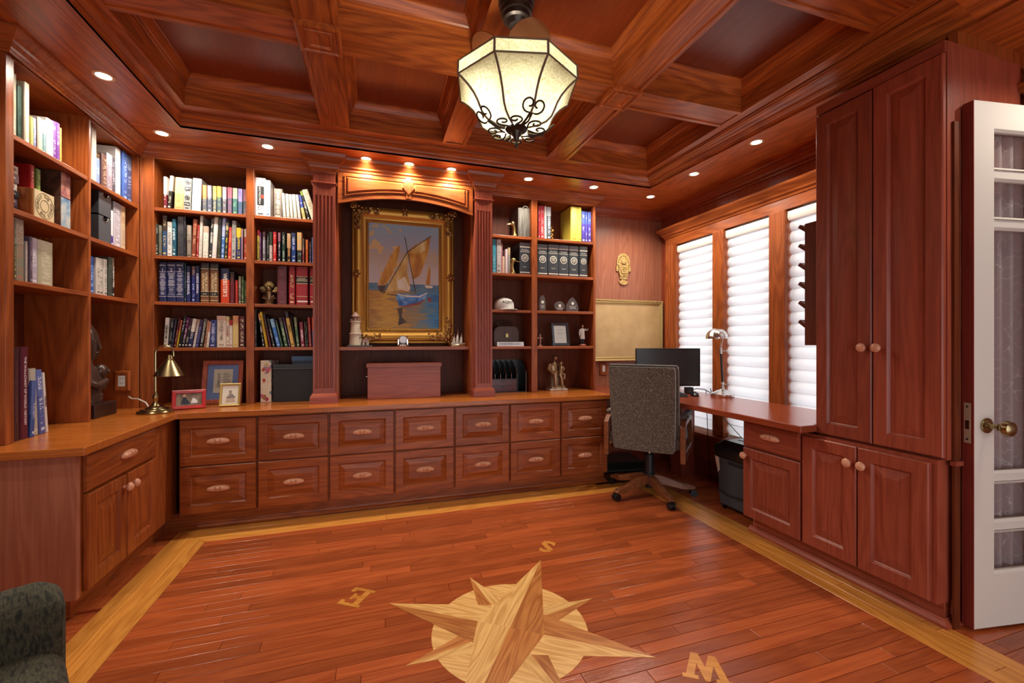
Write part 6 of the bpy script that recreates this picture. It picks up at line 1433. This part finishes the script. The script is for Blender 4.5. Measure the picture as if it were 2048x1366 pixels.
lp = bx(-.0015, .001, .009, .031, .745, .905).build('lock_plate', plain('brass_plate', (.55, .48, .33, 1), .5, .4), dr_); bx(-.002, 0, .013, .027, .80, .835).build('latch', M_abrass, lp)
for z in (.76, .89): MB().lathe([(.004, -.003), (.004, -.001)], (0, .02, z), 10, 'X').build('screw', M_iron, lp)
kn = MB().lathe([(.030, 0), (.030, -.004), (.022, -.008), (.010, -.010), (.010, -.032), (.013, -.034), (.013, -.040), (.010, -.042), (.022, -.050), (.029, -.058), (.031, -.066), (.027, -.078), (.016, -.084), (.003, -.086)], (.062, 0, .816), 24, 'Y').build('knob', M_abrass, dr_, smooth=True)
kn = MB().lathe([(.028, .038), (.026, .044), (.010, .048), (.010, .066), (.028, .078), (.028, .096), (.010, .104)], (.062, 0, .816), 20, 'Y').build('knob', M_abrass, dr_, smooth=True)
# sheer curtain with a vine pattern behind the glass
M_cur, nt, b = newmat('sheer_curtain')
for n_ in list(nt.nodes):
    if n_.type != 'OUTPUT_MATERIAL': nt.nodes.remove(n_)
tc = N(nt, 'ShaderNodeTexCoord'); nz = N(nt, 'ShaderNodeTexNoise'); nz.inputs['Scale'].default_value = 16; nz.inputs['Detail'].default_value = 1; nt.links.new(tc.outputs['Object'], nz.inputs['Vector'])
vn = math_n(nt, 'LESS_THAN', math_n(nt, 'ABSOLUTE', math_n(nt, 'SUBTRACT', nz.outputs[0], .5)), .008)
df = N(nt, 'ShaderNodeBsdfDiffuse'); nt.links.new(mix_n(nt, vn, lin('b5aeb0'), lin('e4e2e2')), df.inputs[0]); tl_ = N(nt, 'ShaderNodeBsdfTranslucent'); tl_.inputs[0].default_value = (.7, .68, .68, 1); tr = N(nt, 'ShaderNodeBsdfTransparent')
m1 = N(nt, 'ShaderNodeMixShader'); m1.inputs[0].default_value = .35; m2 = N(nt, 'ShaderNodeMixShader'); m2.inputs[0].default_value = .3
nt.links.new(df.outputs[0], m1.inputs[1]); nt.links.new(tl_.outputs[0], m1.inputs[2]); nt.links.new(m1.outputs[0], m2.inputs[1]); nt.links.new(tr.outputs[0], m2.inputs[2]); nt.links.new(m2.outputs[0], nt.nodes['Material Output'].inputs[0])
rr = []
for i in range(3):
    z = (.20, 1.1, 2.03)[i]
    rr.append([(.09 + .48 * k / 80, .052 + .012 * math.sin(k * .62 + .3 * math.sin(k * .21)), z) for k in range(81)])
MB().loft(rr, closed=False, caps=False).build('curtain', M_cur, dr_, smooth=True)
for z in (.205, 2.02): MB().tube([(.07, .05, z), (.59, .05, z)], .004, 8).build('curtain_rod', M_brass, dr_)
# ---- compass rose inlaid in the floor
cx0, cy0, Sd = .521, 1.634, math.radians(55.3)
cr_ = thing('compass_rose', 'inlaid oak compass rose with an eight-pointed star on the floor', 'inlay', (cx0, cy0, 0), Sd)
MB().prism([(.31 * math.cos(2 * PI * k / 64), .31 * math.sin(2 * PI * k / 64)) for k in range(64)], -.006, .0008).build('disc', wd('pale', 'Y'), cr_)
def point(a, L, Wd_, z, k1, k2):
    # one arm as two half kites, light and dark, each with its own grain
    for s, kd in ((1, k1), (-1, k2)):
        m = MB(); pts = [(0, 0), (L, 0), (0, s * Wd_)]
        if s < 0: pts = pts[::-1]
        m.prism(pts, -.004, z); o = m.build('star_point', wd(kd, 'X'), cr_, None, (0, 0, a))
for k in range(4): point(PI / 4 + k * PI / 2, .42, .10, .0012, 'pale' if k % 2 else 'mid', 'mid' if k % 2 else 'pale')
for a in (PI / 2, -PI / 2): point(a, .555, .15, .0016, 'mid', 'pale')
for a in (0, PI): point(a, .555, .14, .0020, 'pale' if a == 0 else 'mid', 'mid' if a == 0 else 'pale')
lmat = wd('border', 'X')
def slab(polys, label, ang, rad_, ch):
    t = MB()
    for p in polys: t.prism(p, -.004, .0012)
    th = Sd + ang; upv = Vector((-math.cos(Sd), -math.sin(Sd))); 
    o = t.build('letter_inlay', lmat, None, (cx0 + rad_ * math.cos(th), cy0 + rad_ * math.sin(th), 0), (0, 0, math.atan2(upv.y, upv.x) - PI / 2))
    tag(o, label, 'inlay', 'compass letters in the floor')
Ep = [[(-.055, -.065), (.055, -.065), (.055, -.030), (.040, -.030), (.030, -.047), (-.012, -.047), (-.012, -.010), (.012, -.010), (.014, -.022), (.026, -.022), (.026, .022), (.014, .022), (.012, .010), (-.012, .010), (-.012, .047), (.030, .047), (.040, .030), (.055, .030), (.055, .065), (-.055, .065), (-.055, .047), (-.040, .047), (-.040, -.047), (-.055, -.047)]]
Wp = [[(-.08, .065), (-.08, .047), (-.068, .047), (-.042, -.065), (-.018, -.065), (0, .0), (.018, -.065), (.042, -.065), (.068, .047), (.08, .047), (.08, .065), (.028, .065), (.028, .047), (.040, .047), (.028, -.012), (.008, .065), (-.008, .065), (-.028, -.012), (-.040, .047), (-.028, .047), (-.028, .065)]]
sb = text_mb('S', .17, .0052, bold=.006)
slab(Ep, 'yellow inlaid letter E in the floor, on the side of the long drawers', PI / 2, .72, 'E'); slab(Wp, 'yellow inlaid letter W in the floor, nearest the viewer', -PI / 2, .72, 'W')
o = sb.build('letter_inlay', lmat, None, (cx0 + .72 * math.cos(Sd), cy0 + .72 * math.sin(Sd), -.0014), (0, 0, Sd + PI / 2)); tag(o, 'yellow inlaid letter S in the floor, beyond the star tip', 'inlay', 'compass letters in the floor')
